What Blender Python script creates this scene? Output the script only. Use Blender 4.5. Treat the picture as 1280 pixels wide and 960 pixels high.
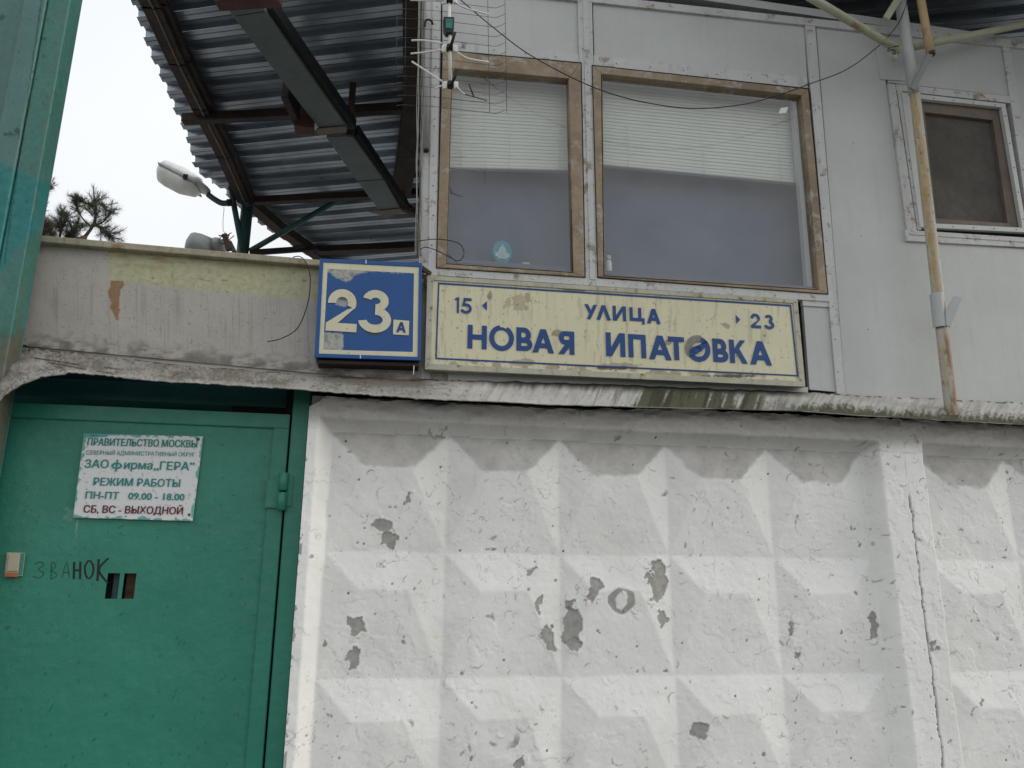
import bpy, bmesh, math, random
import numpy as np
from mathutils import Vector, Matrix
random.seed(7); rng = np.random.RandomState(11)
sc = bpy.context.scene
for o in list(bpy.data.objects): bpy.data.objects.remove(o)

# ------------------------------------------------------------------ camera
F, TH, PH, RO = 998.87, 0.264015, 0.180640, -0.0051097
CAM = Vector((0.125, -2.756, 1.6))
Rv = Vector((math.cos(PH), -math.sin(PH), 0)); Fv = Vector((math.sin(PH)*math.cos(TH), math.cos(PH)*math.cos(TH), math.sin(TH))); Uv = Rv.cross(Fv)
cr, sr = math.cos(RO), math.sin(RO)
Rc = Rv*cr - Uv*(-sr)*1.0; Uc = None
# image x axis / y axis after roll
Ax = Rv*cr - Uv*sr; Ay = Rv*sr + Uv*cr
cam_data = bpy.data.cameras.new('camera'); cam = bpy.data.objects.new('camera', cam_data); sc.collection.objects.link(cam)
cam.matrix_world = Matrix(((Ax.x, Ay.x, -Fv.x, CAM.x), (Ax.y, Ay.y, -Fv.y, CAM.y), (Ax.z, Ay.z, -Fv.z, CAM.z), (0, 0, 0, 1)))
cam_data.sensor_width = 36; cam_data.lens = F/1280*36; cam_data.clip_start = .05; cam_data.clip_end = 4000
sc.camera = cam

# ------------------------------------------------------------------ sky, sun, exposure
w = bpy.data.worlds.new("World"); sc.world = w; w.use_nodes = True
nt = w.node_tree; nt.nodes.clear()
out = nt.nodes.new('ShaderNodeOutputWorld'); bg = nt.nodes.new('ShaderNodeBackground'); sky = nt.nodes.new('ShaderNodeTexSky')
SUN_EL, SUN_AZ = math.radians(22), math.radians(104)      # azimuth from +Y towards +X
sky.sky_type = 'NISHITA'; sky.sun_disc = False; sky.sun_elevation = SUN_EL; sky.sun_rotation = SUN_AZ; sky.air_density = 1; sky.dust_density = 6
tc = nt.nodes.new('ShaderNodeTexCoord'); sep = nt.nodes.new('ShaderNodeSeparateXYZ'); nt.links.new(tc.outputs['Generated'], sep.inputs[0])
mr = nt.nodes.new('ShaderNodeMapRange'); nt.links.new(sep.outputs['Z'], mr.inputs[0])
mr.inputs[1].default_value = -.02; mr.inputs[2].default_value = 1; mr.inputs[3].default_value = 7.1; mr.inputs[4].default_value = 7.8
nz = nt.nodes.new('ShaderNodeTexNoise'); nz.inputs['Scale'].default_value = 2.2; nz.inputs['Detail'].default_value = 4
nm = nt.nodes.new('ShaderNodeMapRange'); nt.links.new(nz.outputs[0], nm.inputs[0]); nm.inputs[1].default_value = .3; nm.inputs[2].default_value = .7; nm.inputs[3].default_value = .93; nm.inputs[4].default_value = 1.05
mul = nt.nodes.new('ShaderNodeMath'); mul.operation = 'MULTIPLY'; nt.links.new(mr.outputs[0], mul.inputs[0]); nt.links.new(nm.outputs[0], mul.inputs[1])
cl = nt.nodes.new('ShaderNodeVectorMath'); cl.operation = 'SCALE'; cl.inputs[0].default_value = (.965, .99, 1.01); nt.links.new(mul.outputs[0], cl.inputs['Scale'])
mx = nt.nodes.new('ShaderNodeMix'); mx.data_type = 'RGBA'; mx.inputs[0].default_value = .9          # thick cloud over the clear sky
nt.links.new(sky.outputs[0], mx.inputs[6]); nt.links.new(cl.outputs[0], mx.inputs[7])
nt.links.new(mx.outputs[2], bg.inputs[0]); bg.inputs[1].default_value = .12; nt.links.new(bg.outputs[0], out.inputs[0])
sl = bpy.data.lights.new('sun', 'SUN'); sl.energy = 1.05; sl.angle = math.radians(25); sl.color = (1, .96, .9)
so = bpy.data.objects.new('sun', sl); sc.collection.objects.link(so)
sd = Vector((math.sin(SUN_AZ)*math.cos(SUN_EL), math.cos(SUN_AZ)*math.cos(SUN_EL), math.sin(SUN_EL)))
so.rotation_euler = sd.to_track_quat('Z', 'Y').to_euler()
sc.view_settings.view_transform = 'Standard'; sc.view_settings.look = 'None'; sc.view_settings.exposure = .22; sc.view_settings.gamma = 1
sc.view_settings.use_curve_mapping = False

# ------------------------------------------------------------------ geometry helpers
def ray(px, py): return Fv + Ax*((px-640)/F) - Ay*((py-480)/F)
def at(px, py, Y):                       # point of the plane y=Y seen at a pixel of the 1280x960 photograph
    d = ray(px, py); return CAM + d*((Y-CAM.y)/d.y)
def atz(px, py, Z):
    d = ray(px, py); return CAM + d*((Z-CAM.z)/d.z)
def px_of(X, Y, Z):
    dx, dy, dz = X-CAM.x, Y-CAM.y, Z-CAM.z
    wv = dx*Fv.x+dy*Fv.y+dz*Fv.z
    return 640+F*(dx*Ax.x+dy*Ax.y+dz*Ax.z)/wv, 480-F*(dx*Ay.x+dy*Ay.y+dz*Ay.z)/wv

def vnoise(x, y, seed=0):
    x = np.asarray(x, float); y = np.asarray(y, float)
    xi = np.floor(x).astype(np.int64); yi = np.floor(y).astype(np.int64); fx = x-xi; fy = y-yi
    fx = fx*fx*(3-2*fx); fy = fy*fy*(3-2*fy)
    def h(a, b):
        n = (a*374761393 + b*668265263 + seed*982451653) & 0x7fffffff
        n = ((n ^ (n >> 13))*1274126177) & 0x7fffffff
        return ((n ^ (n >> 16)) & 0xffff)/65535.
    return (h(xi, yi)*(1-fx)+h(xi+1, yi)*fx)*(1-fy)+(h(xi, yi+1)*(1-fx)+h(xi+1, yi+1)*fx)*fy
def fbm(x, y, seed=0, o=4):
    s = 0; a = .5; t = 0
    for k in range(o):
        s = s+a*vnoise(x*2**k, y*2**k, seed+k*17); t += a; a *= .5
    return s/t
def sstep(a, b, x): 
    t = np.clip((x-a)/(b-a), 0, 1); return t*t*(3-2*t)

def empty(name, loc, label, cat, group=None):
    o = bpy.data.objects.new(name, None); sc.collection.objects.link(o); o.location = loc; o.empty_display_size = .1
    o['label'] = label; o['category'] = cat
    if group: o['group'] = group
    return o
def root_loc(p):
    l = Vector((0, 0, 0))
    while p is not None: l = l+Vector(p.location); p = p.parent
    return l
def link(name, me, m, parent=None, label=None, cat=None, group=None, kind=None, smooth=False, origin=None):
    """me holds world coordinates; shift them to the owner's origin"""
    o = bpy.data.objects.new(name, me); sc.collection.objects.link(o)
    n = len(me.vertices); co = np.empty(n*3); me.vertices.foreach_get('co', co); co = co.reshape(-1, 3)
    if parent is not None: o.parent = parent; off = np.array(root_loc(parent))
    else:
        off = np.array([(co[:, 0].min()+co[:, 0].max())/2, (co[:, 1].min()+co[:, 1].max())/2, co[:, 2].min()]); o.location = off
    me.vertices.foreach_set('co', (co-off).ravel()); me.update()
    if m: me.materials.append(m)
    if smooth: me.polygons.foreach_set('use_smooth', [True]*len(me.polygons))
    if label: o['label'] = label
    if cat: o['category'] = cat
    if group: o['group'] = group
    if kind: o['kind'] = kind
    return o
def bm_out(name, bm, m, parent=None, **k):
    bmesh.ops.recalc_face_normals(bm, faces=bm.faces)
    me = bpy.data.meshes.new(name); bm.to_mesh(me); bm.free(); return link(name, me, m, parent, **k)
def prism_bm(pts, off, bev=0, bm=None):
    """polygon (world points) extruded by the vector off"""
    own = bm is None
    bm = bm or bmesh.new()
    a = [bm.verts.new(p) for p in pts]; b = [bm.verts.new(p+off) for p in pts]
    f = [bm.faces.new(a), bm.faces.new(b[::-1])]
    n = len(pts)
    for i in range(n): f.append(bm.faces.new((a[i], b[i], b[(i+1) % n], a[(i+1) % n])))
    if bev:
        bmesh.ops.recalc_face_normals(bm, faces=bm.faces)
        es = list({e for ff in f for e in ff.edges})
        bmesh.ops.bevel(bm, geom=es, offset=bev, segments=2, affect='EDGES', profile=.6)
    return bm
def slab(name, pix, Yf, th, m, parent=None, bev=.0015, **k):
    """plate whose front face lies at y=Yf, corners given where the photograph shows them"""
    return bm_out(name, prism_bm([at(x, y, Yf) for x, y in pix], Vector((0, th, 0)), bev), m, parent, **k)
def ring(name, o, i, Yf, th, m, parent=None, bev=.0015, **k):
    """four mitred frame members as one part"""
    bm = bmesh.new(); O = [at(x, y, Yf) for x, y in o]; I = [at(x, y, Yf) for x, y in i]
    for j in range(4):
        q = (j+1) % 4
        b2 = prism_bm([O[j], O[q], I[q], I[j]], Vector((0, th, 0)), bev)
        me = bpy.data.meshes.new('t'); b2.to_mesh(me); b2.free(); bm.from_mesh(me); bpy.data.meshes.remove(me)
    return bm_out(name, bm, m, parent, **k)
def box_bm(c, sx, sy, sz, rot=None, bm=None, bev=0):
    own = bm or bmesh.new(); n0 = len(own.verts)
    r = bmesh.ops.create_cube(own, size=1)
    for v in r['verts']: v.co = Vector((v.co.x*sx, v.co.y*sy, v.co.z*sz))
    if bev:
        es = list({e for v in r['verts'] for e in v.link_edges}); rr = bmesh.ops.bevel(own, geom=es, offset=bev, segments=2, affect='EDGES'); vs = [v for v in own.verts][n0:]
    else: vs = r['verts']
    for v in vs:
        p = v.co.copy()
        if rot: p = rot @ p
        v.co = p+Vector(c)
    return own
def beam_bm(a, b, wd, ht, up=Vector((0, 0, 1)), bm=None, bev=.002):
    a = Vector(a); b = Vector(b); d = (b-a).normalized(); s = d.cross(up).normalized(); u = s.cross(d)
    rot = Matrix((s, d, u)).transposed()
    return box_bm((a+b)/2, wd, (b-a).length, ht, rot, bm, bev)
def beam(name, a, b, wd, ht, m, parent=None, up=Vector((0, 0, 1)), **k):
    return bm_out(name, beam_bm(a, b, wd, ht, up), m, parent, **k)
def smooth_path(pts, n=6):
    pts = [Vector(p) for p in pts]
    if len(pts) < 3: return pts
    r = []
    for i in range(len(pts)-1):
        p0 = pts[max(i-1, 0)]; p1 = pts[i]; p2 = pts[i+1]; p3 = pts[min(i+2, len(pts)-1)]
        for j in range(n):
            t = j/n
            r.append(.5*((2*p1)+(p2-p0)*t+(2*p0-5*p1+4*p2-p3)*t*t+(3*p1-3*p2+p3-p0)*t**3))
    r.append(pts[-1]); return r
def tube_bm(pts, rad, seg=8, bm=None, radii=None, cap=True):
    bm = bm or bmesh.new(); pts = [Vector(p) for p in pts]; prev = None; up = None
    rings = []
    for i, p in enumerate(pts):
        d = (pts[min(i+1, len(pts)-1)]-pts[max(i-1, 0)]).normalized()
        if up is None: up = d.orthogonal().normalized()
        up = (up-d*up.dot(d)).normalized(); s = d.cross(up)
        r = radii[i] if radii else rad
        rings.append([bm.verts.new(p+(up*math.cos(2*math.pi*k/seg)+s*math.sin(2*math.pi*k/seg))*r) for k in range(seg)])
    for a, b in zip(rings, rings[1:]):
        for k in range(seg): bm.faces.new((a[k], a[(k+1) % seg], b[(k+1) % seg], b[k]))
    if cap: bm.faces.new(rings[0][::-1]); bm.faces.new(rings[-1])
    return bm
def tube(name, pts, rad, m, parent=None, seg=10, sm=0, **k):
    if sm: pts = smooth_path(pts, sm)
    return bm_out(name, tube_bm(pts, rad, seg), m, parent, smooth=True, **k)
def grid_mesh(name, X, Y, Z, attrs=None, flip=False):
    """regular grid of points (nv x nu arrays) to one mesh, with per-vertex masks"""
    nv, nu = X.shape; co = np.stack([X, Y, Z], -1).reshape(-1, 3)
    me = bpy.data.meshes.new(name); me.vertices.add(nu*nv); me.vertices.foreach_set('co', co.ravel())
    i = np.arange(nv*nu).reshape(nv, nu); q = np.stack([i[:-1, :-1], i[:-1, 1:], i[1:, 1:], i[1:, :-1]], -1).reshape(-1, 4)
    me.loops.add(q.size); me.loops.foreach_set('vertex_index', q.ravel().astype(np.int32))
    me.polygons.add(len(q)); me.polygons.foreach_set('loop_start', np.arange(0, q.size, 4, dtype=np.int32)); me.polygons.foreach_set('loop_total', np.full(len(q), 4, np.int32))
    for an, av in (attrs or {}).items():
        a = me.attributes.new(an, 'FLOAT', 'POINT'); a.data.foreach_set('value', np.clip(av, 0, 1).astype(np.float32).ravel())
    if flip: me.flip_normals()
    me.update(calc_edges=True); me.validate(); return me

# ------------------------------------------------------------------ materials
def lin(c): c /= 255; return c/12.92 if c <= .04045 else ((c+.055)/1.055)**2.4
def S(r, g, b, k=1.3): return tuple(min(.9, lin(v)*k) for v in (r, g, b))
def M(name, col, rough=.6, metal=0, var=.12, scale=6, bump=.15, bscale=70, layers=(), streak=0, streak_col=(.03, .028, .022), speck=0, speck_col=(.04, .035, .03), spec=.35, rust=0, rust_col=(.16, .07, .03), rscale=5):
    m = bpy.data.materials.new(name); m.use_nodes = True; t = m.node_tree; N = t.nodes; L = t.links
    b = N['Principled BSDF']; b.inputs['Metallic'].default_value = metal; b.inputs['Specular IOR Level'].default_value = spec
    tcn = N.new('ShaderNodeTexCoord'); O = tcn.outputs['Object']
    def noise(sc_, det=4, vec=O, rgh=.55):
        n = N.new('ShaderNodeTexNoise'); n.inputs['Scale'].default_value = sc_; n.inputs['Detail'].default_value = det; n.inputs['Roughness'].default_value = rgh; L.new(vec, n.inputs[0]); return n.outputs[0]
    def rng_(s, a, b_, c=0, d=1):
        n = N.new('ShaderNodeMapRange'); n.inputs[1].default_value = a; n.inputs[2].default_value = b_; n.inputs[3].default_value = c; n.inputs[4].default_value = d; L.new(s, n.inputs[0]); return n.outputs[0]
    def mixc(f, A, B):
        n = N.new('ShaderNodeMix'); n.data_type = 'RGBA'
        if hasattr(f, 'links'): L.new(f, n.inputs[0])
        else: n.inputs[0].default_value = f
        for s, v in ((6, A), (7, B)):
            if hasattr(v, 'links'): L.new(v, n.inputs[s])
            else: n.inputs[s].default_value = (*v, 1)
        return n.outputs[2]
    lo = tuple(c*(1-var) for c in col); hi = tuple(min(.95, c*(1+var)) for c in col)
    n1 = noise(scale, 5); n2 = noise(scale*7, 4)
    c = mixc(rng_(n1, .3, .7), lo, hi); c = mixc(rng_(n2, .35, .75, 0, .35), c, lo)
    if streak:
        mp = N.new('ShaderNodeMapping'); mp.inputs['Scale'].default_value = (38, 38, 1.6); L.new(O, mp.inputs[0])
        ns = noise(1, 5, mp.outputs[0], .6); c = mixc(rng_(ns, .55, .85, 0, streak), c, streak_col)
    if rust:
        nr = noise(rscale, 7, O, .7); c = mixc(rng_(nr, .62-.2*rust, .68-.2*rust+.03, 0, .9), c, rust_col)
    if speck:
        nk = noise(95, 2); c = mixc(rng_(nk, .66, .74, 0, speck), c, speck_col)
    rr = None
    for an, lc, lr in layers:
        an_ = N.new('ShaderNodeAttribute'); an_.attribute_name = an
        n3 = noise(45, 4); lc2 = mixc(rng_(n3, .35, .65), tuple(v*.88 for v in lc), tuple(min(.95, v*1.12) for v in lc))
        c = mixc(an_.outputs['Fac'], c, lc2)
    L.new(c, b.inputs['Base Color'])
    L.new(rng_(n2, .2, .8, max(0, rough-.1), min(1, rough+.1)), b.inputs['Roughness'])
    if bump:
        bp = N.new('ShaderNodeBump'); bp.inputs['Strength'].default_value = bump; bp.inputs['Distance'].default_value = .01
        L.new(noise(bscale, 5), bp.inputs['Height']); L.new(bp.outputs[0], b.inputs['Normal'])
    return m
K = 1.3
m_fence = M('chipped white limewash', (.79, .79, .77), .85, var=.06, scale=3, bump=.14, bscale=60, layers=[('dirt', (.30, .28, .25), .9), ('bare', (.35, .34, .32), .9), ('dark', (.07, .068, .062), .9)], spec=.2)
m_clad = M('pale grey painted cladding', (.47, .485, .48), .5, var=.06, scale=3, bump=.06, bscale=25, streak=.22, speck=.22, streak_col=(.26, .27, .26))
m_batten = M('grey painted batten', (.50, .51, .505), .55, var=.07, scale=6, bump=.12, bscale=60, streak=.5, speck=.7, rust=.3, rust_col=(.22, .18, .13), rscale=18, streak_col=(.2, .2, .19))
m_wood = M('weathered tan window wood', (.27, .208, .14), .65, var=.3, scale=7, bump=.3, bscale=45, streak=.7, streak_col=(.15, .105, .07), speck=.5, rust=.42, rust_col=(.36, .34, .30), rscale=16)
m_woodtop = M('ochre varnished wood', (.20, .125, .055), .5, var=.2, scale=9, bump=.15, bscale=50, streak=.3)
m_brownwood = M('dull brown window wood', (.15, .12, .10), .6, var=.2, scale=9, bump=.2, bscale=50, streak=.4)
m_alu = M('aluminium painted frame', (.52, .54, .53), .45, var=.05, bump=.05, streak=.2, speck=.4)
m_black = M('black plastic', (.012, .012, .013), .5, var=.2, bump=.05)
m_cable = M('black cable rubber', (.012, .012, .012), .6, bump=.03)
m_whitecable = M('dirty white cable', (.33, .32, .29), .6, var=.2, bump=.05, streak=.3)
m_white = M('white antenna plastic', (.72, .72, .68), .45, var=.06, bump=.04, streak=.2)
m_wire = M('grey steel wire', (.07, .075, .075), .4, metal=.6, bump=0)
m_galv = M('galvanised sheet', (.31, .35, .40), .34, metal=.7, var=.38, scale=1.7, bump=.16, bscale=9, streak=.0, spec=.4)
m_duct = M('grey green sheet steel', (.105, .13, .13), .6, metal=.2, var=.14, scale=4, bump=.08)
m_rustbeam = M('rusty brown primer steel', (.036, .024, .021), .7, metal=.1, var=.35, scale=7, bump=.3, bscale=40, rust=.5, rust_col=(.05, .035, .028))
m_rustbright = M('red brown primer steel', (.085, .036, .028), .65, metal=.1, var=.3, scale=9, bump=.25, bscale=45)
m_greenpole = M('green painted tube', (.03, .085, .078), .5, var=.2, bump=.12, bscale=40, rust=.25, rust_col=(.06, .05, .04), rscale=14)
m_teal = M('teal gate enamel', (.026, .195, .138), .38, var=.1, scale=4, bump=.3, bscale=26, layers=[('wear', (.06, .30, .25), .5), ('pale', (.30, .40, .36), .5), ('dark', (.006, .03, .026), .6)], spec=.42)
m_tealdark = M('dark teal beam paint', (.03, .13, .145), .5, var=.2, scale=6, bump=.2, bscale=40)
m_post = M('faded teal post paint', (.075, .18, .17), .45, var=.14, scale=5, bump=.25, bscale=30, layers=[('fresh', (.018, .17, .165), .4), ('green', (.045, .165, .135), .4), ('dark', (.02, .06, .055), .6), ('rusty', (.15, .11, .07), .7)], streak=.12)
m_blue = M('blue lightbox enamel', (.013, .078, .26), .4, var=.08, bump=.06, layers=[('grey', (.36, .36, .34), .7), ('dark', (.05, .05, .05), .7)], streak=.15, speck=.3)
m_bluefilm = M('blue sign film', (.011, .056, .205), .42, var=.1, bump=.05)
m_cream = M('cream sign face', (.62, .59, .415), .5, var=.05, scale=5, bump=.05, bscale=30, layers=[('stain', (.30, .25, .16), .8), ('dark', (.07, .065, .045), .8)], streak=.15, speck=.2, speck_col=(.2, .17, .11))
m_creamborder = M('cream film', (.60, .58, .43), .5, var=.06, bump=.06, speck=.5, streak=.15)
m_signframe = M('weathered white sign frame', (.42, .41, .33), .6, var=.16, scale=12, bump=.2, bscale=60, streak=.5, rust=.22, rust_col=(.10, .095, .055), rscale=16)
m_parapet = M('grey parapet paint', (.39, .37, .34), .7, var=.08, scale=4, bump=.12, bscale=60, layers=[('yellow', (.40, .395, .25), .7), ('rusty', (.27, .16, .085), .8), ('dirt', (.10, .085, .07), .9)], streak=.2, streak_col=(.2, .19, .18))
m_cap = M('rust stained parapet cap', (.33, .30, .22), .7, var=.25, scale=8, bump=.3, bscale=50, streak=.7, rust=.42, rust_col=(.22, .13, .06), rscale=12)
m_apron = M('flashing paint', (.44, .43, .40), .7, var=.14, scale=8, bump=.3, bscale=45, layers=[('dirt', (.155, .135, .11), .9), ('moss', (.045, .047, .015), .95), ('dark', (.03, .028, .02), .95)], streak=.35)
m_pipe = M('grey pipe paint', (.42, .45, .44), .5, var=.08, bump=.1, layers=[], streak=.25)
m_piperust = M('ochre stained pipe', (.42, .41, .36), .6, var=.15, scale=7, bump=.15, layers=[('ochre', (.42, .28, .11), .6), ('rusty', (.20, .09, .035), .8)], streak=.3, streak_col=(.2, .18, .13))
m_pipeyel = M('peach primed tube', (.50, .36, .20), .6, var=.12, bump=.1, rust=.15, rust_col=(.3, .14, .06))
m_pipecream = M('cream green tube', (.40, .42, .30), .55, var=.15, bump=.12, rust=.15, rust_col=(.25, .17, .1), rscale=9)
m_blind = M('ivory blind slat', (.82, .83, .76), .5, var=.04, bump=.02)
m_backing = M('blue grey inner board', (.135, .165, .23), .8, var=.05, scale=2, bump=0)
m_room = M('room wall', (.3, .3, .29), .9, var=.05, bump=.02)
m_mesh = M('dark insect mesh', (.085, .078, .07), .8, var=.25, scale=6, bump=.3, bscale=300)
m_notice = M('white notice plate', (.64, .65, .66), .4, var=.03, bump=.02, layers=[('wear', (.05, .32, .29), .5), ('dark', (.03, .03, .03), .6)], spec=.4)
m_txtteal = M('teal print', (.015, .23, .20), .5, var=.05, bump=0)
m_txtred = M('dark red print', (.13, .022, .03), .5, var=.05, bump=0)
m_ink = M('black marker ink', (.014, .022, .018), .7, var=.2, bump=0)
m_beige = M('beige bell plastic', (.42, .38, .27), .45, var=.08, bump=.03)
m_orange = M('orange brown bell plastic', (.34, .13, .05), .5, var=.1, bump=.03)
m_lamp = M('light grey lamp housing', (.66, .67, .66), .45, var=.06, bump=.05, streak=.3)
m_lens = M('milky lamp lens', (.78, .78, .74), .3, var=.18, scale=9, bump=.05, spec=.5)
m_flood = M('grey floodlight casting', (.33, .35, .36), .5, var=.1, bump=.06)
m_asphalt = M('asphalt', (.10, .10, .10), .9, var=.2, scale=3, bump=.5, bscale=120)
m_pave = M('concrete paving', (.32, .315, .30), .9, var=.15, scale=3, bump=.3)
m_ground = M('earth and grass', (.10, .10, .06), .95, var=.3, scale=.5, bump=.3)
m_bark = M('pine bark', (.085, .055, .035), .9, var=.3, scale=12, bump=.5, bscale=40)
m_twig = M('brown twig', (.05, .036, .025), .9, var=.3, bump=.2)
m_needle = M('pine needles', (.032, .048, .022), .7, var=.35, scale=3, bump=0)
m_needle2 = M('brownish pine needles', (.06, .042, .025), .7, var=.35, scale=3, bump=0)
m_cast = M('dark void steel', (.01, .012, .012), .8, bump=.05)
def glass_mat():
    m = bpy.data.materials.new('window glass'); m.use_nodes = True; t = m.node_tree; N = t.nodes; L = t.links; N.remove(N['Principled BSDF'])
    tr = N.new('ShaderNodeBsdfTransparent'); tr.inputs[0].default_value = (.86, .88, .88, 1); gl = N.new('ShaderNodeBsdfGlossy'); gl.inputs['Roughness'].default_value = .015
    lw = N.new('ShaderNodeLayerWeight'); lw.inputs[0].default_value = .5; pw = N.new('ShaderNodeMath'); pw.operation = 'POWER'; pw.inputs[1].default_value = 4.5; L.new(lw.outputs['Facing'], pw.inputs[0])
    fr = N.new('ShaderNodeMapRange'); fr.inputs[3].default_value = .09; fr.inputs[4].default_value = 1; L.new(pw.outputs[0], fr.inputs[0]); ms = N.new('ShaderNodeMixShader')
    nz = N.new('ShaderNodeTexNoise'); nz.inputs['Scale'].default_value = 3; bp = N.new('ShaderNodeBump'); bp.inputs['Strength'].default_value = .0
    df = N.new('ShaderNodeBsdfDiffuse'); df.inputs[0].default_value = (.5, .5, .5, 1); n2 = N.new('ShaderNodeTexNoise'); n2.inputs['Scale'].default_value = 7; n2.inputs['Detail'].default_value = 8
    tcn = N.new('ShaderNodeTexCoord'); L.new(tcn.outputs['Object'], n2.inputs[0]); L.new(tcn.outputs['Object'], nz.inputs[0])
    mr = N.new('ShaderNodeMapRange'); mr.inputs[1].default_value = .35; mr.inputs[2].default_value = .8; mr.inputs[3].default_value = .02; mr.inputs[4].default_value = .12; L.new(n2.outputs[0], mr.inputs[0])
    m2 = N.new('ShaderNodeMixShader'); L.new(fr.outputs[0], ms.inputs[0]); L.new(tr.outputs[0], ms.inputs[1]); L.new(gl.outputs[0], ms.inputs[2])
    L.new(mr.outputs[0], m2.inputs[0]); L.new(ms.outputs[0], m2.inputs[1]); L.new(df.outputs[0], m2.inputs[2])
    L.new(m2.outputs[0], N['Material Output'].inputs[0]); return m
m_glass = glass_mat()

# ------------------------------------------------------------------ ground
def sheet(name, x0, x1, y0, y1, z, m, th=0, n=1):
    X, Y = np.meshgrid(np.linspace(x0, x1, n+1), np.linspace(y0, y1, n+1)); me = grid_mesh(name, X, Y, np.full_like(X, z))
    return link(name, me, m, kind='structure')
sheet('ground', -900, 900, -900, 900, 0, m_ground)
sheet('road', -60, 60, -9.5, -2.2, .004, m_asphalt)
o = bm_out('pavement', box_bm((0, -1.1, .03), 120, 2.0, .12, bev=.004), m_pave, kind='structure')
o = bm_out('kerb', box_bm((0, -2.16, .04), 120, .12, .14, bev=.01), m_pave, kind='structure')
sheet('yard', -30, 30, .4, 25, .006, m_pave)  # unseen yard, paved pale to bounce light onto the canopy underside

# ------------------------------------------------------------------ concrete fence (cast relief panels)
CELL = .4; ZT = 2.166-.0126; BORD = .072; RIDGE = .027
XL = at(386, 520, -BORD).x; XJ = at(1152, 740, -BORD).x; XR0 = 0.004; X5 = 2.0
XN = at(1158, 575, -BORD).x                        # where the next panel's border ends
patches = [(478, 657, 12, 8, 0), (487, 675, 11, 9, .3), (446, 781, 9, 12, -.2), (441, 824, 8, 12, .3), (510, 624, 3, 7, 0), (826, 727, 11, 25, .05), (742, 738, 8, 13, .4), (717, 785, 10, 24, 0),
           (688, 796, 7, 17, -.2), (831, 773, 6, 8, 0), (717, 756, 5, 7, 0), (666, 712, 4, 5, 0), (676, 756, 4, 11, .1), (877, 914, 10, 9, 0), (1096, 784, 6, 16, 0), (1156, 808, 5, 6, 0), (652, 955, 6, 9, 0),
           (1003, 819, 3, 6, .3), (991, 784, 3, 9, 0), (404, 805, 3, 6, 0), (720, 805, 8, 8, 0), (811, 722, 3, 6, .3), (1003, 562, 3, 2, 0), (548, 541, 10, 2, 0), (1229, 880, 3, 4, 0), (1135, 550, 6, 4, .3)]
def cell_relief(u, v):
    """u,v in 0..1 from left and from top; a hipped boss with its ridge a third of the way down"""
    top = v/.31; bot = (1-v)/.69
    rl = u/.30; rr = (1-u)/.30
    return np.clip(np.minimum(np.minimum(top, bot), np.minimum(rl, rr)), 0, 1)
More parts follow.
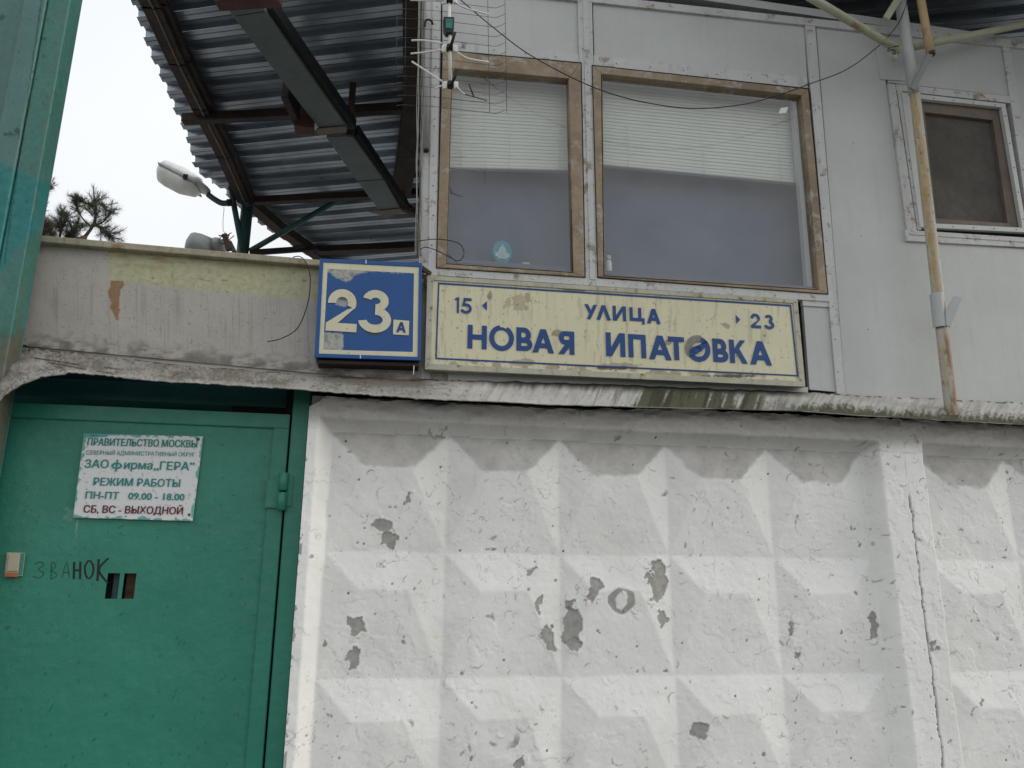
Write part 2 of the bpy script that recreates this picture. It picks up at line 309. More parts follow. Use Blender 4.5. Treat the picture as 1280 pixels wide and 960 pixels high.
def fence_panel(x0, x1, cells_x0, ncell, bl, br, name, parent, seed):
    xs = np.arange(x0, x1, .0034) if True else None
    xs = np.append(xs, x1)
    zt = 2.281
    zs = np.concatenate([np.linspace(0, .93, 60)[:-1], np.arange(.93, zt, .0034), [zt]])
    X, Z = np.meshgrid(xs, zs)
    PX, PY = px_of(X, np.full_like(X, -.03), Z)
    wob = (fbm(X*9, Z*9, seed, 3)-.5)*.010
    xr = X-cells_x0+wob; zr = ZT-Z+(fbm(X*8+40, Z*8, seed+3, 3)-.5)*.009
    ci = np.clip(np.floor(xr/CELL), 0, ncell-1); cj = np.clip(np.floor(zr/CELL), 0, 4)
    u = np.clip(xr/CELL-ci, 0, 1); v = np.clip(zr/CELL-cj, 0, 1)
    h = RIDGE*cell_relief(u, v)
    # frame round the bosses
    fl = np.clip((0-xr)/(.042 if bl else .007), 0, 1)
    fr_ = np.clip((xr-ncell*CELL)/.03, 0, 1) if br else 0*X
    ft = np.clip((0-zr)/.035, 0, 1); fb = np.clip((zr-5*CELL)/.04, 0, 1)
    fr = np.maximum(np.maximum(fl, fr_), np.maximum(ft, fb)); h = np.where(fr > 0, np.maximum(h*(fr == 0), BORD*fr), h)
    # soften the cast arrises: separable blur
    for ax in (0, 1):
        h = (np.roll(h, 1, ax)+h*2+np.roll(h, -1, ax))/4 if False else h
    hh = h.copy()
    for _ in range(2):
        hh[1:-1, 1:-1] = (hh[1:-1, 1:-1]*2+hh[:-2, 1:-1]+hh[2:, 1:-1]+hh[1:-1, :-2]+hh[1:-1, 2:])/6
    h = hh
    # lumpy render and brushwork
    rough_top = sstep(.035, .07, Z-ZT)
    h = h+(fbm(X*14, Z*14, seed+5, 4)-.5)*.0036+(fbm(X*60, Z*60, seed+6, 3)-.5)*.0009
    h = h+rough_top*((fbm(X*14, Z*30, seed+8, 5)-.5)*.026)
    # older coats of limewash, each with a ragged lip
    for (f_, lv, am, sd_) in ((15, .52, .0009, 110), (26, .57, .0006, 111), (9, .5, .0010, 112)):
        nn_ = fbm(X*f_, Z*f_*1.15, seed+sd_, 5); zn = sstep(.42, .56, fbm(X*2.6, Z*2.6, seed+sd_+7, 3))
        h = h+am*sstep(lv-.006, lv+.006, nn_)*zn
        lipd = (np.abs(nn_-lv) < .0045)*zn*(fbm(X*30, Z*30, seed+sd_+9, 2) > .55)
        flk = lipd if f_ == 15 else np.maximum(flk, lipd)
    # bare patches where the limewash has come off
    bare = 0*X; dark = 0*X
    nwx = (fbm(X*45, Z*45, seed+9, 4)-.5); nwz = (fbm(X*45+90, Z*45, seed+10, 4)-.5)
    for (cx, cy, rx, ry, an) in patches:
        dx = (PX-cx)+nwx*17; dy = (PY-cy)+nwz*17; a = dx*math.cos(an)+dy*math.sin(an); b = -dx*math.sin(an)+dy*math.cos(an)
        sh = np.maximum(np.abs(a)/rx*.86+np.abs(b)/ry*.35, np.abs(b)/ry*.86+np.abs(a)/rx*.3)
        bare = np.maximum(bare, 1-sstep(.9, 1.0, sh)); h = h+.0016*sstep(.95, 1.02, sh)*(1-sstep(1.02, 1.35, sh)); dark = np.maximum(dark, .5*(1-sstep(.03, .07, np.abs(sh-.95)))*(dy > -ry*2)*(b < 0))
    d = np.hypot((PX-778)+nwx*7, (PY-751)+nwz*7)
    bare = np.maximum(bare, (1-sstep(15.5, 17, d))*sstep(7.5, 9, np.hypot((PX-778), (PY-751)*.75)+nwz*6))
    # small random chips
    f = fbm(X*30, Z*30, seed+20, 4); zone = fbm(X*3, Z*3, seed+21, 3)
    bare = np.maximum(bare, sstep(.84, .85, f+.12*(zone-.5)))
    h = h-.0022*bare; dark = np.maximum(dark, flk*.24)
    # lifted paint flakes: curved cliffs
    r = np.random.RandomState(seed+50); dx_ = .0034
    iz0 = np.searchsorted(zs, .93)
    # dense clusters
    nfl = int(430*(x1-x0)/2.2)
    for k in range(nfl):
        fx = r.uniform(x0+.01, x1-.01); fz = r.uniform(.95, 2.3)
        if fbm(np.array([fx*4.]), np.array([fz*4.]), seed+60, 3)[0] < r.uniform(.3, .62): continue
        R = r.uniform(.004, .020)*(1 if r.rand() < .9 else 1.6); a0 = r.uniform(0, 2*math.pi); lift = r.uniform(.0008, .003)
        i0 = max(0, int((fx-R*1.6-x0)/dx_)); i1 = min(len(xs), int((fx+R*1.6-x0)/dx_)+2); j0 = max(iz0, iz0+int((fz-R*1.6-.93)/dx_)); j1 = min(len(zs), iz0+int((fz+R*1.6-.93)/dx_)+2)
        if i1-i0 < 3 or j1-j0 < 3: continue
        sx = X[j0:j1, i0:i1]-fx; sz = Z[j0:j1, i0:i1]-fz; rad = np.hypot(sx, sz)*(1+.5*(nwx[j0:j1, i0:i1]+nwz[j0:j1, i0:i1])); an = np.arctan2(sz, sx)-a0
        sec = np.clip(1.2-np.abs(np.arctan2(np.sin(an), np.cos(an))), 0, 1)
        t = rad/R
        h[j0:j1, i0:i1] += lift*sec*np.where(t < 1, t**3, 0)
        dark[j0:j1, i0:i1] = np.maximum(dark[j0:j1, i0:i1], r.choice([.2, .3, .45, .75])*np.clip(sec*1.6, 0, 1)*np.exp(-((rad-R-.0016)/.0014)**2))
        if r.rand() < .12: bare[j0:j1, i0:i1] = np.maximum(bare[j0:j1, i0:i1], sec*sstep(.45, .7, t)*(t < 1.02))
    # pits
    for k in range(int(170*(x1-x0)/2.2)):
        fx = r.uniform(x0, x1); fz = r.uniform(.95, 2.33); i = int((fx-x0)/dx_); j = iz0+int((fz-.93)/dx_); s = 0 if r.rand() < .75 else 1
        h[j:j+s+1, i:i+s+1] -= .002; dark[j:j+s+1, i:i+s+1] = r.uniform(.5, 1) 
    # hairline cracks
    crk = np.abs(fbm(X*5+.3, Z*5, seed+70, 5)-.5); zone2 = sstep(.52, .6, fbm(X*2.3, Z*2.3, seed+71, 3))
    cm = (1-sstep(0, .0035, crk))*zone2; dark = np.maximum(dark, cm*.55); h = h-cm*.0012
    # grime on the top rail; grime and painted ledge shade on first-row slopes, streaks
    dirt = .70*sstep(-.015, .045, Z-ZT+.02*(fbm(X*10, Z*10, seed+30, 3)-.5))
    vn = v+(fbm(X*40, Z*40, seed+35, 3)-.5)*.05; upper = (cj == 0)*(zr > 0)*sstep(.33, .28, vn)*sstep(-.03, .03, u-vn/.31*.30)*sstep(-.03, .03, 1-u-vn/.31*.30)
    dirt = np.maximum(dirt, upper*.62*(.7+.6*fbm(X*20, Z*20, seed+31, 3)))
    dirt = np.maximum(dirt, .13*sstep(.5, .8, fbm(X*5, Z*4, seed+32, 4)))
    edge = np.minimum(X-x0, 99) if bl else 9+0*X
    chips = (edge < .008+.03*sstep(.6, .8, fbm(X*2, Z*24, seed+33, 4)))*(fbm(X*40, Z*40, seed+34, 3) > .58); bare = np.maximum(bare, chips*1.)
    jd = np.abs(X-(XJ+(fbm(X*0+3, Z*22, 99, 4)-.5)*.012)); js = sstep(-.02, .03, (at(1137, 622, -BORD).z-Z)); cw = .0018+.0022*fbm(X*0, Z*30, 98, 3)
    cm = (jd < cw)*js; h = h-.02*cm; dark = np.maximum(dark, cm)
    zc_ = np.interp(X, [XL, XL+.03, XL+.05, .75, 1.2, 5], [2.222, 2.235, 2.256, 2.252, 2.277, 2.276])+(fbm(X*22, X*0+4, seed+90, 4)-.5)*.016
    Z = np.minimum(Z, zc_)
    Yv = -h
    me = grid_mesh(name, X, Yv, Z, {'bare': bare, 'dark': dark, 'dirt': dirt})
    bmsh = bmesh.new(); bmsh.from_mesh(me)
    # close the sides with a body of concrete
    bb = box_bm(((x0+x1)/2, .045, zt/2), x1-x0-.0005, .07, zt-.0005); mt = bpy.data.meshes.new('t'); bb.to_mesh(mt); bb.free()
    bmesh.ops.recalc_face_normals(bmsh, faces=[]) ; bmsh.free()
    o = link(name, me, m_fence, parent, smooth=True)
    link('panel_back', mt, m_fence, parent)
    # returns round the visible rim (front relief to the body)
    for (col, nm_) in ((0, 'edge'),):
        xs0 = X[:, col]; y0 = Yv[:, col]
        XX = np.stack([xs0, xs0]); YY = np.stack([np.full_like(y0, .02), y0]); ZZ = np.stack([Z[:, col], Z[:, col]])
        link('panel_edge', grid_mesh('panel_edge', XX, YY, ZZ), m_fence, parent)
    XX = np.stack([X[-1], X[-1]]); YY = np.stack([np.full_like(Yv[-1], .08), Yv[-1]]); ZZ = np.stack([Z[-1], Z[-1]])
    link('panel_top', grid_mesh('panel_top', XX, YY, ZZ), m_fence, parent)
    return o
fence = empty('concrete_fence', ((XL+4)/2, .03, 0), 'white flaking concrete fence of faceted bosses right of the green gate', 'fence')
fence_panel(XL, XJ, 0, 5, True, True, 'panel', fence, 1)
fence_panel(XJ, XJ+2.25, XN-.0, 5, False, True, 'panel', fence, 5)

# ------------------------------------------------------------------ ledge flashing above the gate and the fence
YW = .05                                             # face of the cabin and parapet walls
low = [(-60, 500), (0, 500), (4, 494), (28, 480), (52, 471), (80, 468), (85, 466), (125, 468), (200, 475), (300, 481), (380, 486), (520, 497), (700, 506), (1000, 514), (1280, 531), (1420, 540)]
upp = [(-60, 425), (0, 438), (14, 432), (226, 456), (400, 470), (520, 474), (700, 478), (1000, 490), (1280, 504), (1420, 512)]
def interp(tab, x): return np.interp(x, [p[0] for p in tab], [p[1] for p in tab])
YD = -.145
def ledge():
    nx = 1300; nv = 48
    pxs = np.linspace(-60, 1420, nx); t = np.linspace(0, 1, nv)
    X = np.zeros((nv, nx)); Y = np.zeros((nv, nx)); Z = np.zeros((nv, nx))
    for i, px in enumerate(pxs):
        jag = (fbm(np.array([px/5.]), np.array([2.]), 5, 3)[0]-.5)*(3 if 50 < px < 560 else 1.2)+(fbm(np.array([px/90.]), np.array([1.]), 8, 2)[0]-.5)*4
        flare = .03*float(sstep(0, 1, (100-px)/100.)) if px < 100 else 0
        a = at(px, interp(upp, px)+(fbm(np.array([px/14.]), np.array([7.]), 6, 3)[0]-.5)*3, YW-.004); b = at(px, interp(low, px)+jag*.6, YD-flare)
        for j, tt in enumerate(t):
            p = a.lerp(b, tt); bulge = math.sin(tt*math.pi)*.005
            X[j, i] = p.x; Y[j, i] = p.y-bulge; Z[j, i] = p.z
    PX, PY = px_of(X, Y, Z); T = np.repeat(t[:, None], nx, 1)
    n = fbm(PX/9, PY/3.2, 3, 4); Y = Y+((n-.5)*.006+(fbm(PX/3, PY/1.8, 4, 3)-.5)*.0016)*np.sin(T*math.pi)
    n2 = fbm((PX+PY*.5)/3.5, PY/34, 12, 4); n3 = fbm(PX/25, PY/12, 13, 4)
    mossz = sstep(768, 785, PX)*(1-sstep(930, 1010, PX))
    dr = fbm((PX+PY*.35)/5.5, PY/70, 12, 4); dr2 = fbm((PX+PY*.3)/4.0, PY/55, 17, 4); fine = fbm(PX/2.2, PY/2.2, 18, 3)
    moss = mossz*sstep(.34, .56, dr+.15*(fine-.5)+.10*T)*.92
    moss = np.maximum(moss, sstep(700, 760, PX)*(1-sstep(768, 785, PX))*sstep(.62, .7, dr)*.6)
    low_ = sstep(940, 1010, PX)*sstep(.46, .92, T+.55*(dr2-.5)+.35*(fine-.5)); moss = np.maximum(moss, low_*.95)
    dark = mossz*sstep(.52, .66, dr2+.12*(fine-.5))*.8
    dark = np.maximum(dark, sstep(560, 640, PX)*(1-sstep(990, 1030, PX))*sstep(.45, .05, T+.35*(dr-.5))*.92)  # black-brown band below the sign: painted shadow mixed with dirt
    dark = np.maximum(dark, low_*sstep(.52, .66, fine*.5+dr*.5)*.6)
    dirt = (1-sstep(470, 620, PX))*(.52+.46*sstep(.35, .62, n3*.6+fine*.4))*(1-.35*sstep(.75, .95, T))
    dirt = np.maximum(dirt, sstep(395, 405, PX)*(1-sstep(525, 560, PX))*(1-sstep(.35, .8, T))*.95)
    dirt = np.maximum(dirt, .35*sstep(.5, .7, fbm((PX+PY*.6)/3, PY/16, 33, 4)))
    flap = sstep(100, 60, PX)*sstep(.45, .7, T)*sstep(.4, .6, fine*.5+n3*.5); dirt = np.maximum(dirt, flap)
    crack = (1-sstep(0, .018, np.abs(fbm(PX/60+T, PY/7, 41, 4)-.5)))*(PX < 560)*sstep(.45, .6, fbm(PX/40, PY/40, 44, 2))
    for (x0_, y0_, x1_, y1_) in ((40, 447, 100, 456), (130, 459, 150, 462), (60, 453, 108, 462), (120, 464, 142, 467)):
        yy = y0_+(PX-x0_)*(y1_-y0_)/(x1_-x0_)+(fine-.5)*2; crack = np.maximum(crack, (np.abs(PY-yy) < .9)*(PX > x0_)*(PX < x1_))
    dark = np.maximum(dark, crack*.85); dark = np.maximum(dark, sstep(.70, .76, fbm(PX/2.5, PY/2, 45, 3))*.6*(PX < 620))
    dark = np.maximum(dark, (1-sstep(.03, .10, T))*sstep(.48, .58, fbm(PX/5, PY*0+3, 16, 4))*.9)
    e = empty('ledge_flashing', (1.2, 0, float(Z.min())), 'dirty peeling ledge flashing above gate and concrete fence, mossy under the street sign', 'ledge')
    link('apron', grid_mesh('apron', X, Y, Z, {'dirt': dirt, 'moss': moss, 'dark': dark}), m_apron, e, smooth=True)
    # rolled drip edge: a lip that folds under, then the soffit back to the wall
    lx, ly, lz = X[-1], Y[-1], Z[-1]
    XX = np.stack([lx]*4); YY = np.stack([ly, ly-.001, ly+.002, ly+.006]); ZZ = np.stack([lz, lz-.0015, lz-.003, lz-.002])
    link('drip_edge', grid_mesh('drip_edge', XX, YY, ZZ, {'dark': .75*sstep(.5, .6, fbm(px_of(XX, YY, ZZ)[0]/30, XX*0, 61, 3)), 'dirt': XX*0+.5}), m_apron, e, smooth=True)
    XX = np.stack([lx]*2); YY = np.stack([ly+.006, np.full_like(ly, .045)]); ZZ = np.stack([lz-.002, Z[0]-.012])
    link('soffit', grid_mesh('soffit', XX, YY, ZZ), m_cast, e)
    bm_out('leak_board', box_bm((1.6, .105, 2.33), 3.9, .02, .26), m_cast, e)  # dark board added behind the fence top to stop a light leak
ledge()

# ------------------------------------------------------------------ parapet wall over the gate
par = empty('parapet_wall', (at(200, 440, YW).x, YW, at(200, 460, YW).z), 'streaky grey parapet with a faded yellow band above the green gate', 'wall')
def wall_grid(name, TL, TR, BR, BL, Y, nx, nz, m, parent, fn, disp=None, **k):
    u = np.linspace(0, 1, nx); v = np.linspace(0, 1, nz); U, V = np.meshgrid(u, v)
    A = [np.array(at(*p, Y)) for p in (TL, TR, BR, BL)]
    P = (A[0][:, None, None]*(1-U)+A[1][:, None, None]*U)*(1-V)+(A[3][:, None, None]*(1-U)+A[2][:, None, None]*U)*V
    PX, PY = px_of(*P); at_ = fn(PX, PY, U, V); Yd = P[1]+(disp(PX, PY, U, V) if disp else 0)
    return link(name, grid_mesh(name, P[0], Yd, P[2], at_), m, parent, smooth=True, **k)
def par_masks(PX, PY, U, V):
    n = fbm(PX/7, PY/7, 21, 4)-.5; nb = fbm(PX/30, PY/30, 22, 3)-.5
    bot = 354+(PX-140)*.09+n*7+nb*8
    yel = sstep(133, 140, PX+n*7)*sstep(bot+4, bot-5, PY+n*8)*(.72+.4*fbm(PX/50, PY/12, 61, 3))
    cx = 146-(PY-352)*.02
    rus = (np.abs(PX-(139+8*(1-sstep(352, 372, PY))+ (PY-352)*.16))-(1.5+7.5*sstep(400, 385, PY)*(.5+.5*sstep(385, 352, PY)))+n*7 < 0)*(PY > 351)*(PY < 400)
    rus = np.maximum(rus, .55*yel*sstep(.5, .65, fbm(PX/22, PY/4, 23, 3))*sstep(345, 318, PY))
    st = fbm(PX/1.8, PY/75, 24, 4); dirt = sstep(.56, .78, st)*sstep(.4, .6, fbm(PX/40, PY/60, 29, 2))*.24*sstep(.15, .5, V)
    dirt = np.maximum(dirt, sstep(.82, 1.0, V+n*.15)*.75*sstep(.25, .6, fbm(PX/14, PY/5, 25, 3)))
    dirt = np.maximum(dirt, sstep(.74, .82, fbm(PX/2.2, PY/2.2, 26, 3))*.6)
    dirt = np.maximum(dirt, (1-sstep(0, 1.2, np.abs(PY-(347+(PX-150)*.02+n*8))))*(PX > 190)*sstep(.5, .6, fbm(PX/10, PY/10, 27, 2))*.7)
    return {'yellow': yel, 'rusty': rus*1., 'dirt': dirt}
wall_grid('wall_face', (-60, 293), (560, 346), (560, 482), (-60, 424), YW, 620, 190, m_parapet, par, par_masks, lambda PX, PY, U, V: (fbm(PX/40, PY/40, 28, 3)-.5)*.006)
def capbm():
    a = at(-60, 284, YW-.03); b = at(530, 336, YW-.03); a2 = at(-60, 292.5, YW-.03); b2 = at(530, 343.5, YW-.03)
    return prism_bm([a, b, b2, a2], Vector((0, .2, 0)), .004)
bm_out('cap', capbm(), m_cap, par)
bm_out('core', prism_bm([at(-60, 296, YW+.006), at(528, 345, YW+.006), at(528, 480, YW+.006), at(-60, 440, YW+.006)], Vector((0, .14, 0))), m_parapet, par)

# ------------------------------------------------------------------ cabin
XC = at(528, 200, YW).x
cab = empty('guard_cabin', (at(900, 480, YW).x, 1.0, at(900, 500, YW).z), 'pale grey panelled guard cabin with three windows above the fence', 'cabin')
def wp(name, pix, d=0, m=None, th=.02, **k): return slab(name, pix, YW-d, th, m or m_clad, cab, **k)
# body behind the cladding: built as walls with openings left for the windows
zc0 = at(900, 520, YW).z-.05; ZCT = at(1000, 24, YW).z
def vx(x, y): return at(x, y, YW).x
def vz(x, y): return at(x, y, YW).z
# cladding panels, each one a plate
def tline(x): return 20+(x-980)*.1067           # top edge of the wall
wp('cladding_panel', [(553, tline(553)+9), (722, tline(722)+9), (724, 68), (553, 50)])
wp('cladding_panel', [(741, tline(741)+9), (1005, tline(1005)+8), (1009, 97), (743, 70)])
wp('cladding_panel', [(1020, 30), (1099, 40), (1134, 301), (1296, 312), (1330, 512), (1057, 494)])
wp('cladding_panel', [(1101, 40), (1259, 57), (1272, 121), (1110, 103)])
wp('cladding_panel', [(1263, 57), (1330, 64), (1370, 310), (1300, 312)], th=.018)
wp('cladding_panel', [(1332, 314), (1392, 316), (1420, 516), (1334, 512)], th=.017)
wp('cladding_panel', [(1004, 381), (1037, 383), (1045, 490), (1012, 487)])
wp('cladding_panel', [(527, 460), (1010, 484), (1010, 496), (526, 482)], th=.016)
# small loose repair piece beside the pipe joint
slab('patch_panel', [(1092, 44), (1128, 47), (1134, 101), (1101, 99)], YW-.005, .005, m_clad, cab)
wp('top_rail', [(520, tline(520)-1), (1420, tline(1420)-1), (1422, tline(1420)+8.5), (520, tline(520)+8)], .012, m_batten, .03)
wp('corner_batten', [(533, -30), (552, -26), (546, 345), (524, 343)], .008, m_batten, .028)
wp('corner_batten', [(541, -28.8), (550.5, -26.2), (545, 345), (535, 344)], .013, m_batten, .006)
wp('batten', [(722, -2), (740, 0), (748.5, 350), (731.5, 349)], .010, m_batten, .03)
wp('batten', [(728.5, -1.2), (736, -.4), (744.5, 349.6), (737.5, 349.2)], .014, m_batten, .006)
wp('batten', [(1006, 28), (1019, 30), (1057, 494), (1046, 492)], .009, m_batten, .029)
wp('batten', [(1253, 57), (1263, 58), (1298, 280), (1286, 280)], .009, m_batten, .029)
wp('window_head', [(553, 50), (723.5, 67.5), (724, 79), (553, 62)], .007, m_batten, .027)
wp('window_head', [(742, 69), (1009, 96.5), (1010, 110), (742, 82)], .007, m_batten, .027)
wp('sill_rail', [(529, 333), (1037, 367.5), (1037.5, 377), (528.5, 343)], .011, m_batten, .031)
wp('sill_rail', [(1003, 374), (1037, 376.5), (1038, 384), (1004, 382)], .006, m_batten, .02)
wp('sill_rail', [(1131, 287), (1300, 298), (1302, 310), (1133, 301)], .010, m_batten, .03)
wp('sill_rail', [(1137, 290.5), (1300, 301.5), (1301, 304), (1138, 293)], .013, m_batten, .006)
wp('jamb', [(1110, 104), (1119, 105), (1146, 288), (1134, 288)], .010, m_batten, .03)
wp('jamb', [(1120.5, 106), (1127, 107), (1152, 287), (1147, 287)], .006, m_batten, .025)
wp('window_head', [(1119, 104.5), (1272, 121), (1274, 130), (1120.5, 113)], .007, m_batten, .027)
bm = bmesh.new()
for (xa_, ya_, xb_, yb_, n_) in ((727, 4, 738, 345, 9), (1012, 34, 1050, 485, 11), (546, -10, 540, 325, 9), (1114, 110, 1139, 286, 5), (560, 55, 715, 72, 4), (750, 76, 1003, 103, 6), (540, 339, 1030, 372, 10), (1257, 62, 1290, 275, 5), (1062, 120, 1090, 470, 3)):
    for k in range(n_):
        t = (k+.5)/n_; p = at(xa_+(xb_-xa_)*t+random.uniform(-.7, .7), ya_+(yb_-ya_)*t, YW-.0145 if n_ != 3 else YW-.001)
        bmesh.ops.create_icosphere(bm, subdivisions=1, radius=.0026, matrix=Matrix.Translation((p.x, YW-.0095 if n_ > 3 and n_ != 9 else (YW-.0145 if n_ == 9 else YW), p.z)))
bm_out('screw_heads', bm, m_wire, cab, kind='stuff')
# cabin body: side wall, roof, back wall, floor strip (a hollow room)
zr = ZCT+.03; xa = XC+.002; xb = at(1400, 300, YW).x; 
bm_out('side_wall', prism_bm([Vector((xa, YW+.03, zc0)), Vector((xa+.04, YW+.03, zc0)), Vector((xa+.22, YW+2.03, zc0)), Vector((xa+.18, YW+2.03, zc0))], Vector((0, 0, zr-zc0))), m_clad, cab)
bm_out('back_wall', box_bm(((xa+xb)/2+.1, YW+2.052, (zc0+zr)/2), xb-xa-.2, .04, zr-zc0), m_room, cab)
bm_out('roof', prism_bm([Vector((xa, YW+.0, zr)), Vector((xb+.02, YW+.0, zr)), Vector((xb+.02, YW+2.06, zr)), Vector((xa+.19, YW+2.06, zr))], Vector((0, 0, .04))), m_clad, cab)
bm_out('floor', box_bm(((xa+xb)/2+.1, YW+1.03, zc0-.02), xb-xa-.2, 1.98, .04), m_room, cab)
bm_out('base_wall', box_bm(((xa+xb)/2+.1, YW+1.1, (zc0-.04)/2), xb-xa-.24, 1.8, zc0-.045), m_room, cab)
bm_out('side_wall', box_bm((xb+.02, YW+1.03, (zc0+zr)/2), .04, 2.0, zr-zc0), m_clad, cab)
# windows
def window(outer, inner, headpix, blind, tilt, name='window', wood=m_wood):
    win = ring(name, outer, inner, YW-.018, .05, wood, cab, bev=.003)
    oo = [(p[0]+(1.1 if q_ in (1, 2) else -1.1), p[1]+(1.1 if q_ > 1 else -1.1)) for q_, p in enumerate(outer)]
    ring('frame_gap', oo, outer, YW-.0135, .012, m_cast, win, bev=0)
    # inner rebate
    def shr(q, s):
        cx = sum(p[0] for p in q)/4; cy = sum(p[1] for p in q)/4
        return [(p[0]+(cx-p[0])*s, p[1]+(cy-p[1])*s) for p in q]
    ring('sash_gap', shr(inner, .000), shr(inner, .007), YW-.0085, .006, m_cast, win, bev=0)  # black ring drawn as the dark gap between sash and frame
    ring('sash', shr(inner, -.012), shr(inner, .012), YW-.006, .02, wood, win)
    bm_out('pane', prism_bm([at(x, y, YW+.012) for x, y in shr(inner, -.01)], Vector((0, .0001, 0))), m_glass, win) if False else \
        link('pane', grid_mesh('pane', *[np.array([[at(*inner[0], YW+.006)[i], at(*inner[1], YW+.006)[i]], [at(*inner[3], YW+.006)[i], at(*inner[2], YW+.006)[i]]]) for i in range(3)], flip=True), m_glass, win)
    # venetian blind: slats joined as one
    TL, TR, BR, BL = [at(x, y, YW+.085) for x, y in blind]
    n = int(round((TL.z-BL.z)/.0165)); bm = bmesh.new()
    for i in range(n):
        t = (i+.5)/n; a = TL.lerp(BL, t); b = TR.lerp(BR, t); j = random.uniform(-.0008, .0008); sg = 10
        rows = []
        for s in range(sg+1):
            p = a.lerp(b, s/sg); sag = -.0014*math.sin(s/sg*math.pi*3)**2
            rows.append([bm.verts.new((p.x, p.y+.0022, p.z+.0108+sag+j)), bm.verts.new((p.x, p.y-.0018, p.z+.0002+sag+j)), bm.verts.new((p.x, p.y-.0016, p.z-.0104+sag+j))])
        for s in range(sg):
            for q in range(2): bm.faces.new((rows[s][q], rows[s+1][q], rows[s+1][q+1], rows[s][q+1]))
    me = bpy.data.meshes.new('blind_slats'); bm.to_mesh(me); bm.free(); o = link('blind_slats', me, m_blind, win, kind='stuff')
    beam('bottom_rail', BL+Vector((0, 0, -.004)), BR+Vector((0, 0, -.004)), .022, .008, m_alu, win)
    for t in (.12, .5, .9):
        tube('blind_cord', [TL.lerp(TR, t)+Vector((0, -.013, 0)), BL.lerp(BR, t)+Vector((0, -.013, -.004))], .0011, m_blind, win, seg=5)
    return win, (TL, TR, BR, BL)
w1, b1 = window([(553.5, 63), (726, 79), (731, 346), (546, 334)], [(565, 85), (711, 98), (717, 341), (558, 330)], None, [(560, 80), (716, 94), (713, 213), (556, 209)], 0)
slab('window_head', [(562, 73), (715, 86), (713, 97.5), (563, 84)], YW-.008, .04, m_woodtop, w1)
w2, b2 = window([(741, 82), (1010.5, 111.5), (1034.5, 367), (748, 346)], [(751.5, 92), (1002, 119), (1024, 362.5), (754.5, 345)], None, [(750, 88), (992, 112), (998, 229), (754, 206)], 0)
slab('jamb_strip', [(711, 99), (714.5, 99.5), (719, 340), (716, 340)], YW-.010, .012, m_cast, w1)  # black strip drawn as the dark gap beside the narrow window's sash
slab('jamb_strip', [(990, 112), (1006, 114), (1022, 364), (1010, 364)], YW+.03, .03, m_alu, w2)
# blue grey board hung behind both wide windows
def board(pixs):
    bm = prism_bm([at(x, y, YW+.16) for x, y in pixs], Vector((0, .012, 0)), .001); return bm_out('inner_board', bm, m_backing, cab)
board([(540, 40), (736, 60), (745, 372), (532, 356)]); board([(738, 60), (1030, 90), (1050, 392), (747, 372)])
# inner sill that carries the small things
bm_out('inner_sill', box_bm(((at(545, 335, YW+.1).x+at(1030, 368, YW+.1).x)/2, YW+.085, at(760, 342.5, YW+.06).z-.012), at(1030, 368, YW+.1).x-at(545, 335, YW+.1).x, .13, .02, bev=.002), m_backing, cab)
ZS = at(760, 342.5, YW+.06).z-.002
# third window: aluminium storm frame, brown frame, insect mesh
w3 = ring('window', [(1127, 115), (1257, 129.5), (1284, 290.5), (1150, 284)], [(1148, 123), (1252, 134), (1278, 284.5), (1167, 279)], YW-.010, .02, m_alu, cab)
ring('brown_frame', [(1147, 122), (1253, 133), (1279, 285), (1166, 279)], [(1156, 140), (1241, 150), (1260, 279), (1170, 273)], YW+.012, .03, m_brownwood, w3)
link('insect_mesh', grid_mesh('insect_mesh', *[np.array([[at(1150, 130, YW+.03)[i], at(1248, 140, YW+.03)[i]], [at(1166, 282, YW+.03)[i], at(1270, 286, YW+.03)[i]]]) for i in range(3)]), m_mesh, w3)
for i in range(7):
    for (a, b) in (((1127, 115), (1257, 129.5)), ((1150, 284), (1284, 290.5))):
        pass
bm = bmesh.new()
for t in (.08, .3, .5, .7, .92):
    for (a, b, o_) in (((1130, 119), (1254, 132), 0), ((1153, 281.5), (1281, 287.5), 0), ((1254.5, 133), (1281, 286), 0), ((1138, 122), (1158, 279), 0)):
        p = at(a[0]+(b[0]-a[0])*t, a[1]+(b[1]-a[1])*t, YW-.011); bmesh.ops.create_icosphere(bm, subdivisions=1, radius=.0028, matrix=Matrix.Translation(p))
o = bm_out('screw_heads', bm, m_wire, w3, kind='stuff')

# ------------------------------------------------------------------ small things on the inner sill
def lathe_bm(c, prof, seg=16, bm=None):
    bm = bm or bmesh.new(); R = []
    for r, z in prof: R.append([bm.verts.new(Vector(c)+Vector((r*math.cos(2*math.pi*k/seg), r*math.sin(2*math.pi*k/seg), z))) for k in range(seg)])
    for a, b in zip(R, R[1:]):
        for k in range(seg): bm.faces.new((a[k], a[(k+1) % seg], b[(k+1) % seg], b[k]))
    bm.faces.new(R[0][::-1]); bm.faces.new(R[-1]); return bm
m_plate = M('blue souvenir glaze', (.015, .12, .20), .3, var=.3, scale=20, bump=.02)
m_plate2 = M('pale blue glaze', (.42, .58, .60), .3, var=.2, scale=30, bump=.02)
pc = at(627.6, 313, YW+.06); zp = ZS+.046
pl = empty('souvenir_plate', (pc.x, YW+.06, ZS), 'oval blue souvenir plate with a pale domed building on the narrow window sill', 'plate')
def oval(c, rx, rz, y, th, seg=32):
    return prism_bm([Vector((c.x+rx*math.cos(2*math.pi*k/seg), y, c.z+rz*math.sin(2*math.pi*k/seg))) for k in range(seg)], Vector((0, th, 0)), .001)
pc.z = ZS+.058
bm_out('rim', oval(pc, .046, .057, YW+.056, .008), m_plate, pl)
